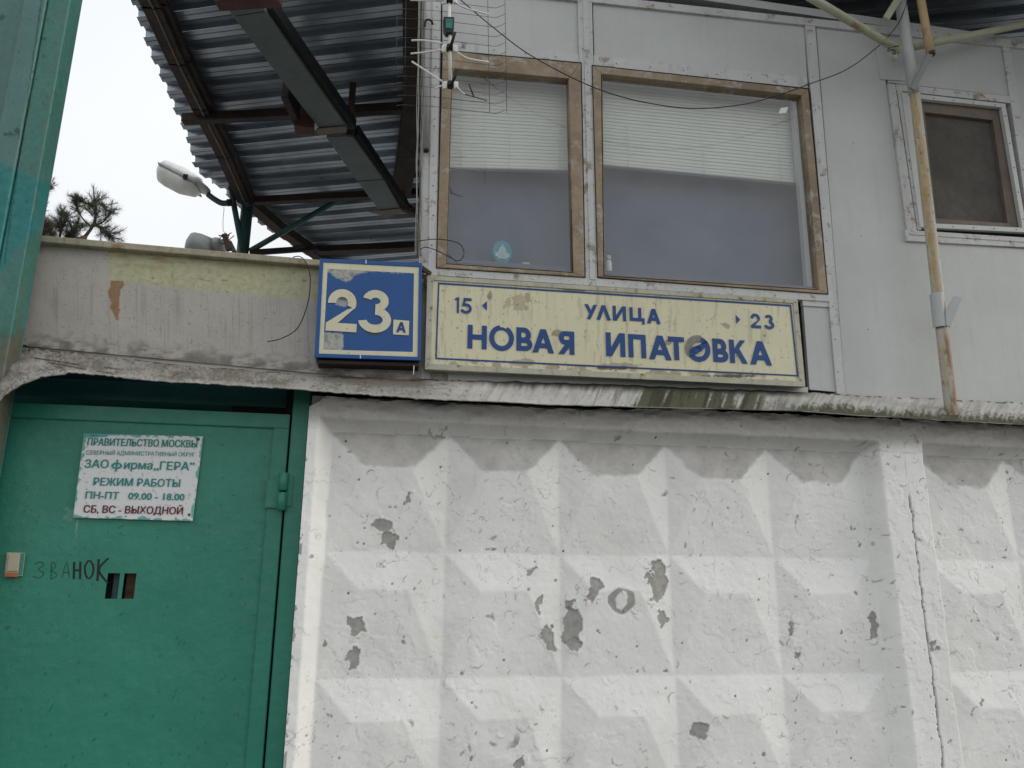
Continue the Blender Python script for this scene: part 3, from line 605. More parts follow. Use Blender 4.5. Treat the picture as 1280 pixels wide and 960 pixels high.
bm_out('face', oval(pc, .038, .049, YW+.0545, .003), m_plate2 if False else M('sky blue glaze', (.06, .27, .36), .3, var=.3, scale=25, bump=.01), pl)
bm = bmesh.new()
def brect(x0, x1, z0, z1, y=YW+.0520): prism_bm([Vector((pc.x+x0, y, pc.z+z0)), Vector((pc.x+x1, y, pc.z+z0)), Vector((pc.x+x1, y, pc.z+z1)), Vector((pc.x+x0, y, pc.z+z1))], Vector((0, .002, 0)), 0, bm)
brect(-.028, .028, -.022, -.004); brect(-.017, .017, -.0038, .004); 
prism_bm([Vector((pc.x+.0145*math.cos(a), YW+.0517, pc.z+.0042+.019*math.sin(a))) for a in [math.pi*k/10 for k in range(11)]], Vector((0, .002, 0)), 0, bm)
brect(-.003, .003, .0235, .032); brect(-.02, .02, -.030, -.0225)
bm_out('domed_building', bm, m_plate2, pl)
bx = at(657.5, 326, YW+.06)
o = bm_out('small_box', box_bm((bx.x, YW+.07, ZS+.012), .03, .03, .024, bev=.002), M('cream card', (.5, .5, .45), .7), label='small cream box beside the souvenir plate on the window sill', cat='box')
bt = at(760, 340, YW+.06); bo = empty('bottle', (bt.x, YW+.05, ZS), 'small white plastic bottle in the left corner of the wide window', 'bottle')
bm_out('body', lathe_bm((bt.x, YW+.05, ZS), [(.011, 0), (.013, .003), (.013, .048), (.009, .056)]), M('white bottle plastic', (.75, .8, .82), .4), bo, smooth=True)
bm_out('lid', lathe_bm((bt.x, YW+.05, ZS+.0565), [(.0105, 0), (.011, .006), (.0105, .019)]), M('ivory cap', (.55, .55, .5), .4), bo, smooth=True)
o = slab('paper_sticker', [(976, 135), (985.5, 133.5), (983, 141), (973, 142)], YW+.0045, .0008, M('white paper', (.8, .8, .8), .7), bev=0, label='small white paper sticker in the top right corner of the wide window', cat='sticker')

# ------------------------------------------------------------------ lettering
class Glyphs:
    def __init__(s, X0, X1, Z0, Z1, Y, bm): s.X0, s.X1, s.Z0, s.Z1, s.Y, s.bm, s.e = X0, X1, Z0, Z1, Y, bm, random.random()*.0002
    def poly(s, pts):
        s.e += .00011
        P = [Vector((s.X0+(s.X1-s.X0)*x, s.Y-s.e, s.Z0+(s.Z1-s.Z0)*y)) for x, y in pts]
        f = s.bm.faces.new([s.bm.verts.new(p) for p in P])
        f.normal_update()
        if f.normal.y > 0: f.normal_flip()
    def rect(s, x0, x1, y0, y1): s.poly([(x0, y0), (x1, y0), (x1, y1), (x0, y1)])
    def diag(s, x0, y0, x1, y1, w): s.poly([(x0, y0), (x0+w, y0), (x1+w, y1), (x1, y1)])
    def arc(s, cx, cy, rx, ry, tx, ty, a0, a1, n=28):
        s.e += .00011
        n = max(6, int(n*abs(a1-a0)/360))
        def p(f, r): return s.bm.verts.new(Vector((s.X0+(s.X1-s.X0)*(cx+(rx-tx*r)*math.cos(f)), s.Y-s.e, s.Z0+(s.Z1-s.Z0)*(cy+(ry-ty*r)*math.sin(f)))))
        pr = None
        for k in range(n+1):
            f = math.radians(a0+(a1-a0)*k/n); c = (p(f, 0), p(f, 1))
            if pr:
                fc = s.bm.faces.new((pr[0], c[0], c[1], pr[1])); fc.normal_update()
                if fc.normal.y > 0: fc.normal_flip()
            pr = c
def glyph(ch, g, t, v):
    """t stroke as a share of the width, v as a share of the height"""
    R, D, A = g.rect, g.diag, g.arc
    if ch == 'Н': R(0, t, 0, 1); R(1-t, 1, 0, 1); R(t, 1-t, .5-v/2, .5+v/2)
    elif ch == 'О': A(.5, .5, .5, .5, t, v, 0, 360, 48)
    elif ch == 'В':
        R(0, t, 0, 1)
        for y0, y1, xw in ((0, .55, 1), (.55-v*.9, 1, .9)):
            h = (y1-y0)/2; R(t, xw-.42, y1-v, y1); R(t, xw-.42, y0, y0+v); A(xw-.42, y0+h, .42, h, t, v, -90, 90, 40)
    elif ch == 'А': D(0, 0, .5-t*.55, 1, t*1.12); D(1-t*1.12, 0, .5-t*.55, 1, t*1.12); R(.25, .75, .2, .2+v)
    elif ch == 'Л': D(0, 0, .5-t*.55, 1, t*1.12); D(1-t*1.12, 0, .5-t*.55, 1, t*1.12)
    elif ch == 'Я':
        R(1-t, 1, 0, 1); R(.42, 1-t, 1-v, 1); R(.42, 1-t, .42, .42+v); A(.42, .71, .36, .29, t, v, 90, 270, 40); D(0, 0, .46, .45, t*1.2)
    elif ch == 'И': R(0, t, 0, 1); R(1-t, 1, 0, 1); g.poly([(0, 0), (t*1.15, 0), (1, 1), (1-t*1.15, 1)])
    elif ch == 'П': R(0, t, 0, 1); R(1-t, 1, 0, 1); R(t, 1-t, 1-v, 1)
    elif ch == 'Т': R(.5-t/2, .5+t/2, 0, 1-v); R(0, 1, 1-v, 1)
    elif ch == 'К': R(0, t, 0, 1); g.poly([(t, .38), (t, .62), (.66, 1), (.98, 1)]); g.poly([(.30, .57), (.52, .72), (1.04, 0), (.72, 0)])
    elif ch == 'У': D(.18, 0, 1-t*1.1, 1, t*1.15); g.poly([(0, 1), (t*1.2, 1), (.62, .40), (.45, .28)])
    elif ch == 'Ц': R(0, t, .18, 1); R(.78-t, .78, .18, 1); R(t, .98, .18, .18+v); R(.98-t*.8, .98, 0, .18)
    elif ch == '1': R(.5, 1, 0, 1); g.poly([(.5, 1), (.5, .84), (0, .78), (.0, .9)])
    elif ch == '2':
        A(.46, .68, .44, .32, t, v, -25, 185, 50); R(0, .95, 0, v*1.05)
        g.poly([(0, v), (t*1.35, v), (.9, .60), (.62, .52)])
    elif ch == '3':
        A(.46, .74, .40, .26, t, v, -90, 165, 44); A(.46, .30, .50, .30, t, v, -172, 90, 50)
    elif ch == '5':
        R(.22, .92, 1-v, 1); g.poly([(.08, .45), (.08+t*.8, .50), (.22+t*.9, 1-v), (.22, 1-v)]); A(.45, .33, .5, .33, t, v, -160, 125, 50)
    elif ch == '<': g.poly([(0, .5), (1, 0), (1, 1)])
    elif ch == '>': g.poly([(0, 0), (1, .5), (0, 1)])
def letters(name, items, Y, m, parent, tpx, vpx, **k):
    for ch, x0, x1, y0, y1 in items:
        bm = bmesh.new(); xm, ym = (x0+x1)/2, (y0+y1)/2
        A_ = at(x0, ym, Y); B_ = at(x1, ym, Y); C_ = at(xm, y1, Y); D_ = at(xm, y0, Y)
        g = Glyphs(A_.x, B_.x, C_.z, D_.z, Y, bm); glyph(ch, g, tpx/(x1-x0), vpx/(y1-y0))
        me = bpy.data.meshes.new(name); bm.to_mesh(me); bm.free(); link({'<': 'arrow', '>': 'arrow'}.get(ch, 'digit' if ch.isdigit() else 'letter'), me, m, parent)

# ------------------------------------------------------------------ street sign
YS = YW-.045
ss = empty('street_sign', (at(770, 410, YS).x, YS, at(770, 470, YS).z), 'long cream street name sign with blue lettering under the windows', 'street sign')
slab('box', [(534, 344.5), (997, 374.5), (1007, 483), (531, 461)], YS+.006, .032, m_signframe, ss, bev=.003)
ring('frame', [(534, 344), (997, 374), (1007, 483.5), (531, 461.5)], [(542, 350), (991.5, 379), (999.5, 476), (538.5, 454.5)], YS-.004, .012, m_signframe, ss)
def sign_masks(PX, PY, U, V):
    n = fbm(PX/5, PY/5, 51, 4)-.5
    def blob(cx, cy, rx, ry, nn=.9): return 1-sstep(.8, 1.05, np.hypot((PX-cx)/rx, (PY-cy)/ry)+n*nn)
    st = np.maximum.reduce([blob(612, 370, 3, 6), blob(650, 379, 16, 10, 2.2)*.6, blob(660, 371, 4, 6)*.8, blob(720, 361, 20, 5), blob(655, 453, 16, 5)*.8, blob(775, 457, 28, 4)*.8, blob(697, 417, 8, 5), blob(907, 407, 6, 4, 2)*.8, blob(835, 428, 4, 4)])
    st = np.maximum(st, sstep(.60, .75, fbm(PX/4, PY/30, 52, 4))*.35)
    st = np.maximum(st, (V > .93)*sstep(.45, .6, fbm(PX/9, PY/9, 55, 3))*.8)
    dk = np.maximum(blob(770, 460, 26, 2.5, 1.5)*.9, blob(910, 470, 34, 2.2, 1.6)*.9)
    dk = np.maximum(dk, sstep(.77, .82, fbm(PX/2.6, PY/3, 53, 3))*.6); dk = np.maximum(dk, blob(727, 361, 22, 2, 1.3)*.5)
    return {'stain': st, 'dark': dk}
wall_grid('face', (541, 348), (993, 378), (1001, 477), (537, 455.5), YS+.001, 460, 110, m_cream, ss, sign_masks, lambda PX, PY, U, V: (fbm(PX/50, PY/50, 54, 2)-.5)*.001)
bl = [(547.5, 353), (989, 381), (998, 470.5), (544, 449)]
bi = [(549.3, 355.2), (987.2, 383.2), (996, 468.6), (546, 447)]
bm = bmesh.new(); O = [at(x, y, YS-.0006) for x, y in bl]; I = [at(x, y, YS-.0006) for x, y in bi]
for j in range(4): bm.faces.new([bm.verts.new(p) for p in (O[j], O[(j+1) % 4], I[(j+1) % 4], I[j])])
bm_out('border_line', bm, m_bluefilm, ss)
letters('lettering', [('Н', 584.5, 608.5, 406.5, 436), ('О', 611.5, 642.5, 406.5, 438.5), ('В', 645.5, 665.5, 409.5, 438.5), ('А', 665.5, 692.5, 411.5, 441), ('Я', 697.5, 718, 414, 443),
    ('И', 757.5, 781.5, 416, 445.5), ('П', 785.5, 807.5, 418, 447), ('А', 811, 839, 419.5, 449.5), ('Т', 835.5, 855.5, 421, 450), ('О', 858, 888, 420.5, 452), ('В', 891, 910, 423.5, 452.5), ('К', 912, 933, 425, 454), ('А', 937, 964, 426.5, 456),
    ], YS-.0012, m_bluefilm, ss, 6.2, 6.0)
letters('lettering', [('У', 730.5, 746.5, 380.5, 399), ('Л', 745.5, 763.5, 381.5, 400), ('И', 766, 782.5, 382.5, 401), ('Ц', 787, 806, 384.5, 405), ('А', 808.5, 825.5, 386, 404.5)], YS-.0012, m_bluefilm, ss, 4.0, 4.0)
letters('lettering', [('1', 568.5, 573.8, 371.5, 391), ('5', 576, 590.5, 372.5, 392), ('<', 602.5, 608.7, 376, 388), ('>', 920, 925.3, 393.5, 405), ('2', 938.5, 951.5, 392, 410), ('3', 955.5, 968, 393.5, 411.5)], YS-.0012, m_bluefilm, ss, 3.5, 3.3)
# the peeled film on the second round letter: bare grey arc and a curled tongue of film
bm = bmesh.new(); A_ = at(857, 436, YS); B_ = at(889, 436, YS); g = Glyphs(A_.x, B_.x, at(873, 453, YS).z, at(873, 419.5, YS).z, YS-.0022, bm); g.arc(.5, .5, .51, .51, .27, .26, 75, 215, 50)
me = bpy.data.meshes.new('peeled_arc'); bm.to_mesh(me); bm.free(); link('peeled_arc', me, M('bare grey primer', (.22, .21, .18), .8, var=.25, scale=30), ss)
bm = bmesh.new(); T = [(861, 440), (866, 434), (874, 431), (883, 426)]; Bq = [(863, 445), (870, 443), (878, 438), (885, 428)]
r0 = [bm.verts.new(at(x, y, YS-.003-.004*i)) for i, (x, y) in enumerate(T)]; r1 = [bm.verts.new(at(x, y, YS-.004-.001*i)) for i, (x, y) in enumerate(Bq)]
for i in range(3): bm.faces.new((r0[i], r0[i+1], r1[i+1], r1[i]))
bm_out('curled_film', bm, m_bluefilm, ss)
bm = bmesh.new(); A_ = at(610, 422, YS); B_ = at(643.5, 422, YS); g = Glyphs(A_.x, B_.x, at(627, 439.5, YS).z, at(627, 405.5, YS).z, YS-.0022, bm); g.arc(.5, .5, .51, .51, .2, .12, 60, 100, 50)
me = bpy.data.meshes.new('peeled_arc'); bm.to_mesh(me); bm.free(); link('peeled_arc', me, m_creamborder, ss)
for i, (x, y) in enumerate([(538, 400), (540, 352), (994, 378), (1001, 475), (770, 463), (770, 362)]):
    p = at(x, y, YS-.004); bm = bmesh.new(); bmesh.ops.create_icosphere(bm, subdivisions=1, radius=.003, matrix=Matrix.Translation(p)); bm_out('screw', bm, m_wire, ss)

# ------------------------------------------------------------------ house number box
YN = -.02
nb = empty('house_number_sign', (at(460, 390, YN).x, YN, at(460, 448, YN).z), 'square blue house number box reading 23A with peeling film beside the street sign', 'house number')
slab('box', [(400, 323.5), (527.5, 329), (525.5, 450), (393.5, 446)], YN, .085, m_blue, nb, bev=.004)
ring('trim', [(399.7, 323), (527.8, 328.6), (525.8, 450.5), (393, 446.4)], [(404.2, 327.6), (523.8, 333.6), (522, 446), (398.5, 441.8)], YN-.004, .008, m_blue, nb, bev=.001)
ring('cream_border', [(404.2, 327.6), (523.8, 333.6), (522, 446), (398.5, 441.8)], [(409.5, 336), (517.5, 341.5), (516, 440), (404, 437)], YN-.0012, .003, m_creamborder, nb, bev=0)
def num_masks(PX, PY, U, V):
    n = fbm(PX/4, PY/4, 71, 4)-.5; n2 = fbm(PX/2.5, PY/2.5, 72, 3)-.5
    edge = np.interp(PX, [404, 412, 420, 428, 433, 440, 447, 455, 462, 520], [336, 340, 346, 350, 351.5, 347, 342, 339.5, 338.5, 341])+PX*0
    g = sstep(edge+2.2, edge-1, PY+n2*5)
    g2 = sstep(415, 417, PY+n*3)*sstep(429.5, 427, PX+n*6)
    g3 = (1-sstep(.85, 1.05, np.hypot((PX-428)/10, (PY-376)/7)+n*.6))*.8
    dk = g*sstep(.55, .7, fbm(PX/3, PY/3, 73, 3))*.5+(1-sstep(.8, 1, np.hypot((PX-430)/9, (PY-373)/3)+n))*.7+g2*sstep(.55, .65, fbm(PX/6, PY/6, 75, 3))*.4
    dk = np.maximum(dk, sstep(.73, .77, fbm(PX/2, PY/2, 74, 2))*.4); dk = np.maximum(dk, (1-sstep(.8, 1.05, np.hypot((PX-467)/12, (PY-417)/3)+n))*.8)
    return {'grey': np.maximum.reduce([g, g2, g3]), 'dark': dk}
wall_grid('face', (408, 335), (518.5, 340.5), (517, 441), (403, 438), YN-.0006, 150, 130, m_blue, nb, num_masks)
letters('digit', [('2', 408.5, 449, 361.5, 414.5)], YN-.003, m_creamborder, nb, 10.5, 9.8)
letters('digit', [('3', 450, 491, 362.5, 416)], YN-.003, m_creamborder, nb, 10.5, 9.8)
slab('letter_plate', [(492, 399.5), (511.5, 401), (511, 419), (491.2, 418)], YN-.0034, .0022, m_creamborder, nb, bev=0)
letters('letter', [('А', 495.5, 507.5, 402.5, 415.5)], YN-.0045, m_bluefilm, nb, 2.8, 2.8)
for (x, y0, y1) in ((457.5, 324.6, 329.5), (450.5, 444, 448)): slab('clip', [(x-.6, y0), (x+.6, y0), (x+.6, y1), (x-.6, y1)], YN-.005, .003, m_white, nb, bev=0)
slab('clip', [(517, 457), (518, 457), (517.4, 468), (516.6, 468)], YN-.005, .003, m_white, nb, bev=0)
slab('lower_tray', [(396, 449.5), (524, 453.5), (524, 458), (397, 454)], YN+.012, .07, m_rustbeam, nb)
slab('bracket', [(529, 345), (534, 350), (536, 362), (531, 358)], YN+.03, .01, m_rustbright, nb)
slab('bracket', [(528, 331), (540, 340), (538, 345), (528, 338)], YN+.03, .01, m_rustbright, nb)

# ------------------------------------------------------------------ green gate
YG = .015
gate = empty('green_gate', (at(180, 900, YG).x, YG, 0), 'teal green sheet steel gate door in a steel frame left of the fence', 'gate')
def vx2(px, py, Y=YG): return at(px, py, Y).x
xr_ = vx2(346, 735); xl_ = vx2(-60, 505); zt_ = at(180, 511, YG).z
xpl = vx2(348.5, 735, YG-.012); xpr = at(371, 735, YG-.012).x
zbot = .12
def gx(p): return at(p, 735, YG).x
SL = at(-40, 735, YG).x
hx0, hx1 = at(133, 732, YG).x, at(169, 732, YG).x; hz1, hz0 = at(150, 716.5, YG).z, at(150, 748.5, YG).z
# door leaf skin, tessellated and dented, with the lock opening left out
def leaf():
    x0, x1, z0, z1 = xl_, xr_, zbot, zt_
    xs = np.unique(np.concatenate([np.linspace(x0, hx0, 130), np.linspace(hx0, hx1, 12), np.linspace(hx1, x1, 90)])); zs = np.unique(np.concatenate([np.linspace(z0, .9, 12), np.linspace(.9, hz0, 90), np.linspace(hz0, hz1, 12), np.linspace(hz1, z1, 110)]))
    X, Z = np.meshgrid(xs, zs); PX, PY = px_of(X, np.full_like(X, YG), Z)
    Y = YG+(fbm(X*3, Z*3, 81, 3)-.5)*.010+(fbm(X*14, Z*14, 82, 3)-.5)*.0016
    n = fbm(PX/4, PY/4, 83, 4)
    brush = sstep(.6, .8, fbm(PX/2.5, PY/45, 87, 4)); wear = sstep(.80, .86, fbm(PX/9, PY/5, 84, 4))*.35; dark = sstep(.80, .84, fbm(PX/2.4, PY/2.4, 85, 3))*.6
    wear = np.maximum(wear, (1-sstep(.6, 1.2, np.hypot((PX-366)/12, (PY-632)/16)+(n-.5)*2))*.6)
    wear = np.maximum(wear, brush*.10)
    pale = (1-sstep(0, 1.3, np.abs(PX-(96-(PY-655)*.06))))*(PY > 650)*(PY < 672)*.6
    pale = np.maximum(pale, (1-sstep(.7, 1.1, np.hypot((PX-88)/9, (PY-643)/10)+(n-.5)*2))*.25)
    me = grid_mesh('door_sheet', X, Y, Z, {'wear': wear, 'dark': dark, 'pale': pale})
    bm = bmesh.new(); bm.from_mesh(me)
    kill = [f for f in bm.faces if hx0 < f.calc_center_median().x < hx1 and hz0 < f.calc_center_median().z < hz1]
    bmesh.ops.delete(bm, geom=kill, context='FACES'); bm.to_mesh(me); bm.free(); return me
lf = link('door_leaf', leaf(), m_teal, gate, smooth=True)
# frame members of the leaf, proud of the skin
def gbox(name, x0, x1, z0, z1, y, th, m, parent, bev=.002): return bm_out(name, box_bm(((x0+x1)/2, y+th/2, (z0+z1)/2), x1-x0, th, z1-z0, bev=bev), m, parent)
xi = vx2(325.5, 735); zi = at(180, 529, YG).z; xli = at(4, 560, YG).x
gbox('leaf_frame', xl_, xr_, zi, zt_, YG-.012, .014, m_teal, lf)
gbox('leaf_frame', xi, xr_-.0005, zbot, zi-.0006, YG-.0115, .014, m_teal, lf)
gbox('leaf_frame', xl_, xli, zbot, zi-.0006, YG-.0115, .014, m_teal, lf)
gbox('back_plate', hx0-.05, hx1+.05, hz0-.04, hz1+.04, YG+.05, .004, m_cast, lf)
hm = (hx0+hx1)/2
gbox('lock_bar', hm-.0085, hm+.0085, hz0-.002, hz1+.002, YG-.001, .004, m_teal, lf)
gbox('lock_case', hx0+.010, hm-.004, hz0-.01, hz1+.01, YG+.03, .015, M('blue grey lock', (.045, .075, .085), .5, var=.3, scale=20), lf)
gbox('lock_case', hm+.006, hx1-.004, hz0-.01, hz1+.01, YG+.03, .015, M('rusty lock', (.09, .05, .025), .7, var=.5, scale=40), lf)
# jamb post of the gate
gbox('jamb_post', xpl, xpr, 0, at(374, 488, YG).z, YG-.018, .09, m_teal, gate, bev=.004)
gbox('rear_stop', xr_-.02, xpl+.01, 0, zt_+.1, YG+.03, .02, m_cast, gate)
# lintel above the leaf: dark beam
bz0 = at(150, 503, YG+.13).z; bz1 = at(150, 470, YG+.13).z
gbox('lintel', xl_, xpl+.02, at(150, 500, YG+.06).z, at(150, 458, YG+.06).z, YG+.06, .12, m_tealdark, gate)
gbox('lintel_lip', xl_, xpl+.02, at(150, 479, YG+.05).z, at(150, 476, YG+.05).z, YG+.045, .014, m_tealdark, gate)
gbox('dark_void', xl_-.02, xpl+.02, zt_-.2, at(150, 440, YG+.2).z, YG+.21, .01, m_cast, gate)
# hinge
hp = at(353.5, 614, YG-.03)
for (a, b) in ((591, 613.5), (615.5, 638)):
    za, zb = at(354, a, YG-.03).z, at(354, b, YG-.03).z
    bm_out('hinge', lathe_bm((hp.x, YG-.032, zb), [(.012, 0), (.0155, .002), (.0155, za-zb-.002), (.012, za-zb)]), m_teal, gate, smooth=True)
gbox('hinge_leaf', hp.x-.055, hp.x-.008, at(345, 636, YG).z, at(345, 600, YG).z, YG-.020, .008, m_teal, gate)
gbox('hinge_leaf', hp.x+.008, hp.x+.03, at(362, 634, YG).z, at(362, 596, YG).z, YG-.024, .008, m_teal, gate)
# hand written word
strokes = {'З': [[(0, .85), (.5, 1), (.85, .8), (.35, .5), (.85, .3), (.5, 0), (-.2, .05)]], 'В': [[(.1, 0), (.2, 1), (.7, .8), (.2, .5), (.8, .25), (.1, 0)]], 'А': [[(0, 0), (.5, 1), (.85, 0)], [(.15, .35), (.75, .38)]],
    'Н': [[(.1, 0), (.15, 1)], [(.8, 0), (.85, 1)], [(.1, .5), (.85, .52)]], 'О': [[(.5, 1), (.1, .7), (.15, .2), (.5, 0), (.85, .3), (.85, .75), (.5, 1)]], 'К': [[(.1, 0), (.2, 1)], [(.9, 1.05), (.2, .5), (.85, -.1)]]}
bm = bmesh.new()
for ch, x, wd, yb, ht, th in (('З', 43, 13, 722, 20, .0010), ('В', 62, 11, 724, 21, .0010), ('А', 77, 11, 723, 20, .0010), ('Н', 90, 11, 724, 22, .0020), ('О', 104, 13, 723, 23, .0016), ('К', 119, 17, 726, 27, .0022)):
    for s in strokes[ch]:
        pts = smooth_path([at(x+wd*a, yb-ht*b, YG-.0050) for a, b in s], 4)
        for rep in range(2 if th > .0015 else 1):
            q = [p+Vector((rep*.003, -rep*.0004, random.uniform(-.001, .001))) for p in pts]
            tube_bm([Vector((p.x, YG-.004-rep*.0003, p.z)) for p in q], th, 5, bm)
me = bpy.data.meshes.new('g'); bm.to_mesh(me); bm.free()
# drape on the dented skin
co = np.array([v.co[:] for v in me.vertices]); sy = YG+(fbm(co[:, 0]*3, co[:, 2]*3, 81, 3)-.5)*.010+(fbm(co[:, 0]*14, co[:, 2]*14, 82, 3)-.5)*.0016
co[:, 1] = sy-.0004+(co[:, 1]-(YG-.004))*.15; me.vertices.foreach_set('co', co.ravel())
link('handwriting', me, m_ink, lf)

# ------------------------------------------------------------------ notice on the gate
YP = YG-.010
no = empty('notice_plate', (at(170, 600, YP).x, YP, at(170, 648, YP).z), 'white opening hours notice with green and dark red text on the green gate', 'notice')
def not_masks(PX, PY, U, V):
    n = fbm(PX/5, PY/5, 91, 4)-.5
    e = np.minimum.reduce([U*1.4, (1-U)*1.4, V, 1-V])
    w_ = sstep(.014+n*.10, .006+n*.10, e)*.9
    w_ = np.maximum(w_, sstep(549+(PX-110)*-.12-n*6, 547-(PX-110)*.12-n*6, PY)*(PX < 165))
    w_ = np.maximum(w_, sstep(98+n*6, 96+n*6, PX+(PY-600)*.13)*.9)
    dk = np.maximum(1-sstep(2, 2.8, np.hypot(PX-247.5, PY-549)), 1-sstep(1.6, 2.4, np.hypot(PX-236.5, PY-643.5)))
    dk = np.maximum(dk, (sstep(.75, .8, fbm(PX/2.2, PY/2.2, 92, 2)))*.4)
    return {'wear': w_, 'dark': dk}
slab('plate', [(105, 542), (254, 545.5), (240.8, 651.5), (91, 647)], YP+.0012, .002, m_notice, no, bev=.0005)
wall_grid('face', (105.2, 542.2), (253.8, 545.7), (240.6, 651.3), (91.2, 646.8), YP, 150, 110, m_notice, no, not_masks, lambda PX, PY, U, V: -.001*np.sin(U*3.1))
def text_line(s, x0, x1, yb, cap, m, bold=.012):
    cu = bpy.data.curves.new('t', 'FONT'); cu.body = s; cu.size = 1; cu.offset = 0; cu.resolution_u = 3
    to = bpy.data.objects.new('t', cu); sc.collection.objects.link(to); dg = bpy.context.evaluated_depsgraph_get(); me = bpy.data.meshes.new_from_object(to.evaluated_get(dg))
    bpy.data.objects.remove(to); n = len(me.vertices); co = np.empty(n*3); me.vertices.foreach_get('co', co); co = co.reshape(-1, 3)
    A_ = at(x0, yb, YP-.002); B_ = at(x1, yb+(x1-x0)*.02, YP-.002); T_ = at((x0+x1)/2, yb-cap, YP-.002); C_ = at((x0+x1)/2, yb, YP-.002)
    xmin, xmax = co[:, 0].min(), co[:, 0].max(); capu = .70
    X = A_.x+(co[:, 0]-xmin)/(xmax-xmin)*(B_.x-A_.x); Z = A_.z+(B_.z-A_.z)*(co[:, 0]-xmin)/(xmax-xmin)+co[:, 1]/capu*(T_.z-C_.z)
    U_ = (X-at(98, 600, YP).x)/(at(247, 600, YP).x-at(98, 600, YP).x)
    me.vertices.foreach_set('co', np.stack([X, np.full(n, YP-.0016)-.001*np.sin(np.clip(U_, 0, 1)*3.1)*1.0, Z], -1).ravel())
    b = bmesh.new(); b.from_mesh(me)
    for k, (sx_, sz_) in enumerate(((-.0003, 0), (.0006, .0003), (.0006, -.0003), (.0015, 0), (.0011, .0003)) if cap > 6 else ((.0005, 0),)):
        b2 = me.copy()
        for v in b2.vertices: v.co.x += sx_-.0006; v.co.z += sz_; v.co.y -= .00012*(k+1)
        b.from_mesh(b2); bpy.data.meshes.remove(b2)
    b.to_mesh(me); b.free(); return link('text_line', me, m, no)
text_line('ПРАВИТЕЛЬСТВО МОСКВЫ', 109, 246, 556.5, 8.6, m_txtteal, .014)
text_line('СЕВЕРНЫЙ АДМИНИСТРАТИВНЫЙ ОКРУГ', 107.5, 243, 568, 5, m_txtteal, .014)
text_line('ЗАО', 105.5, 135, 584.5, 10, m_txtteal, .016)
text_line('ирма', 155, 190, 586, 10, m_txtteal, .016)
text_line('„ГЕРА”', 192.5, 242, 587, 10, m_txtteal, .016)
bm = bmesh.new(); A_ = at(139.5, 582, YP); B_ = at(153, 582, YP); g = Glyphs(A_.x, B_.x, at(146, 589.5, YP).z, at(146, 574.5, YP).z, YP-.0032, bm); g.arc(.5, .48, .5, .27, .2, .11, 0, 360, 36); g.rect(.42, .58, 0, 1)
me = bpy.data.meshes.new('g'); bm.to_mesh(me); bm.free(); link('text_line', me, m_txtteal, no)
text_line('РЕЖИМ РАБОТЫ', 116.5, 224.5, 606.5, 9.2, m_txtteal, .014)
text_line('ПН-ПТ   09.00 - 18.00', 106.5, 230, 623, 8.4, m_txtteal, .014)
text_line('СБ, ВС - ВЫХОДНОЙ', 104, 228, 640.5, 8.8, m_txtred, .016)

# ------------------------------------------------------------------ door bell
YB = YG-.018
db = empty('door_bell', (at(16, 705, YB).x, YB, at(16, 720, YB).z), 'beige door bell button with an orange lower end on the green gate', 'door bell')
slab('body', [(8.5, 690.5), (29, 691), (25.5, 720), (5, 719.5)], YB, .02, m_beige, db, bev=.002)
slab('button', [(10.5, 693), (25, 693.3), (22, 714), (8, 713.8)], YB-.004, .006, m_beige, db, bev=.002)
slab('lower_cap', [(5.5, 715.5), (22.5, 716), (21.5, 721.5), (4.8, 721)], YB-.002, .018, m_orange, db, bev=.002)
slab('side_strip', [(25.6, 691.5), (29.5, 691.5), (26, 719), (22.8, 719)], YB-.001, .01, M('teal smeared plastic', (.05, .2, .18), .5), db, bev=.001)

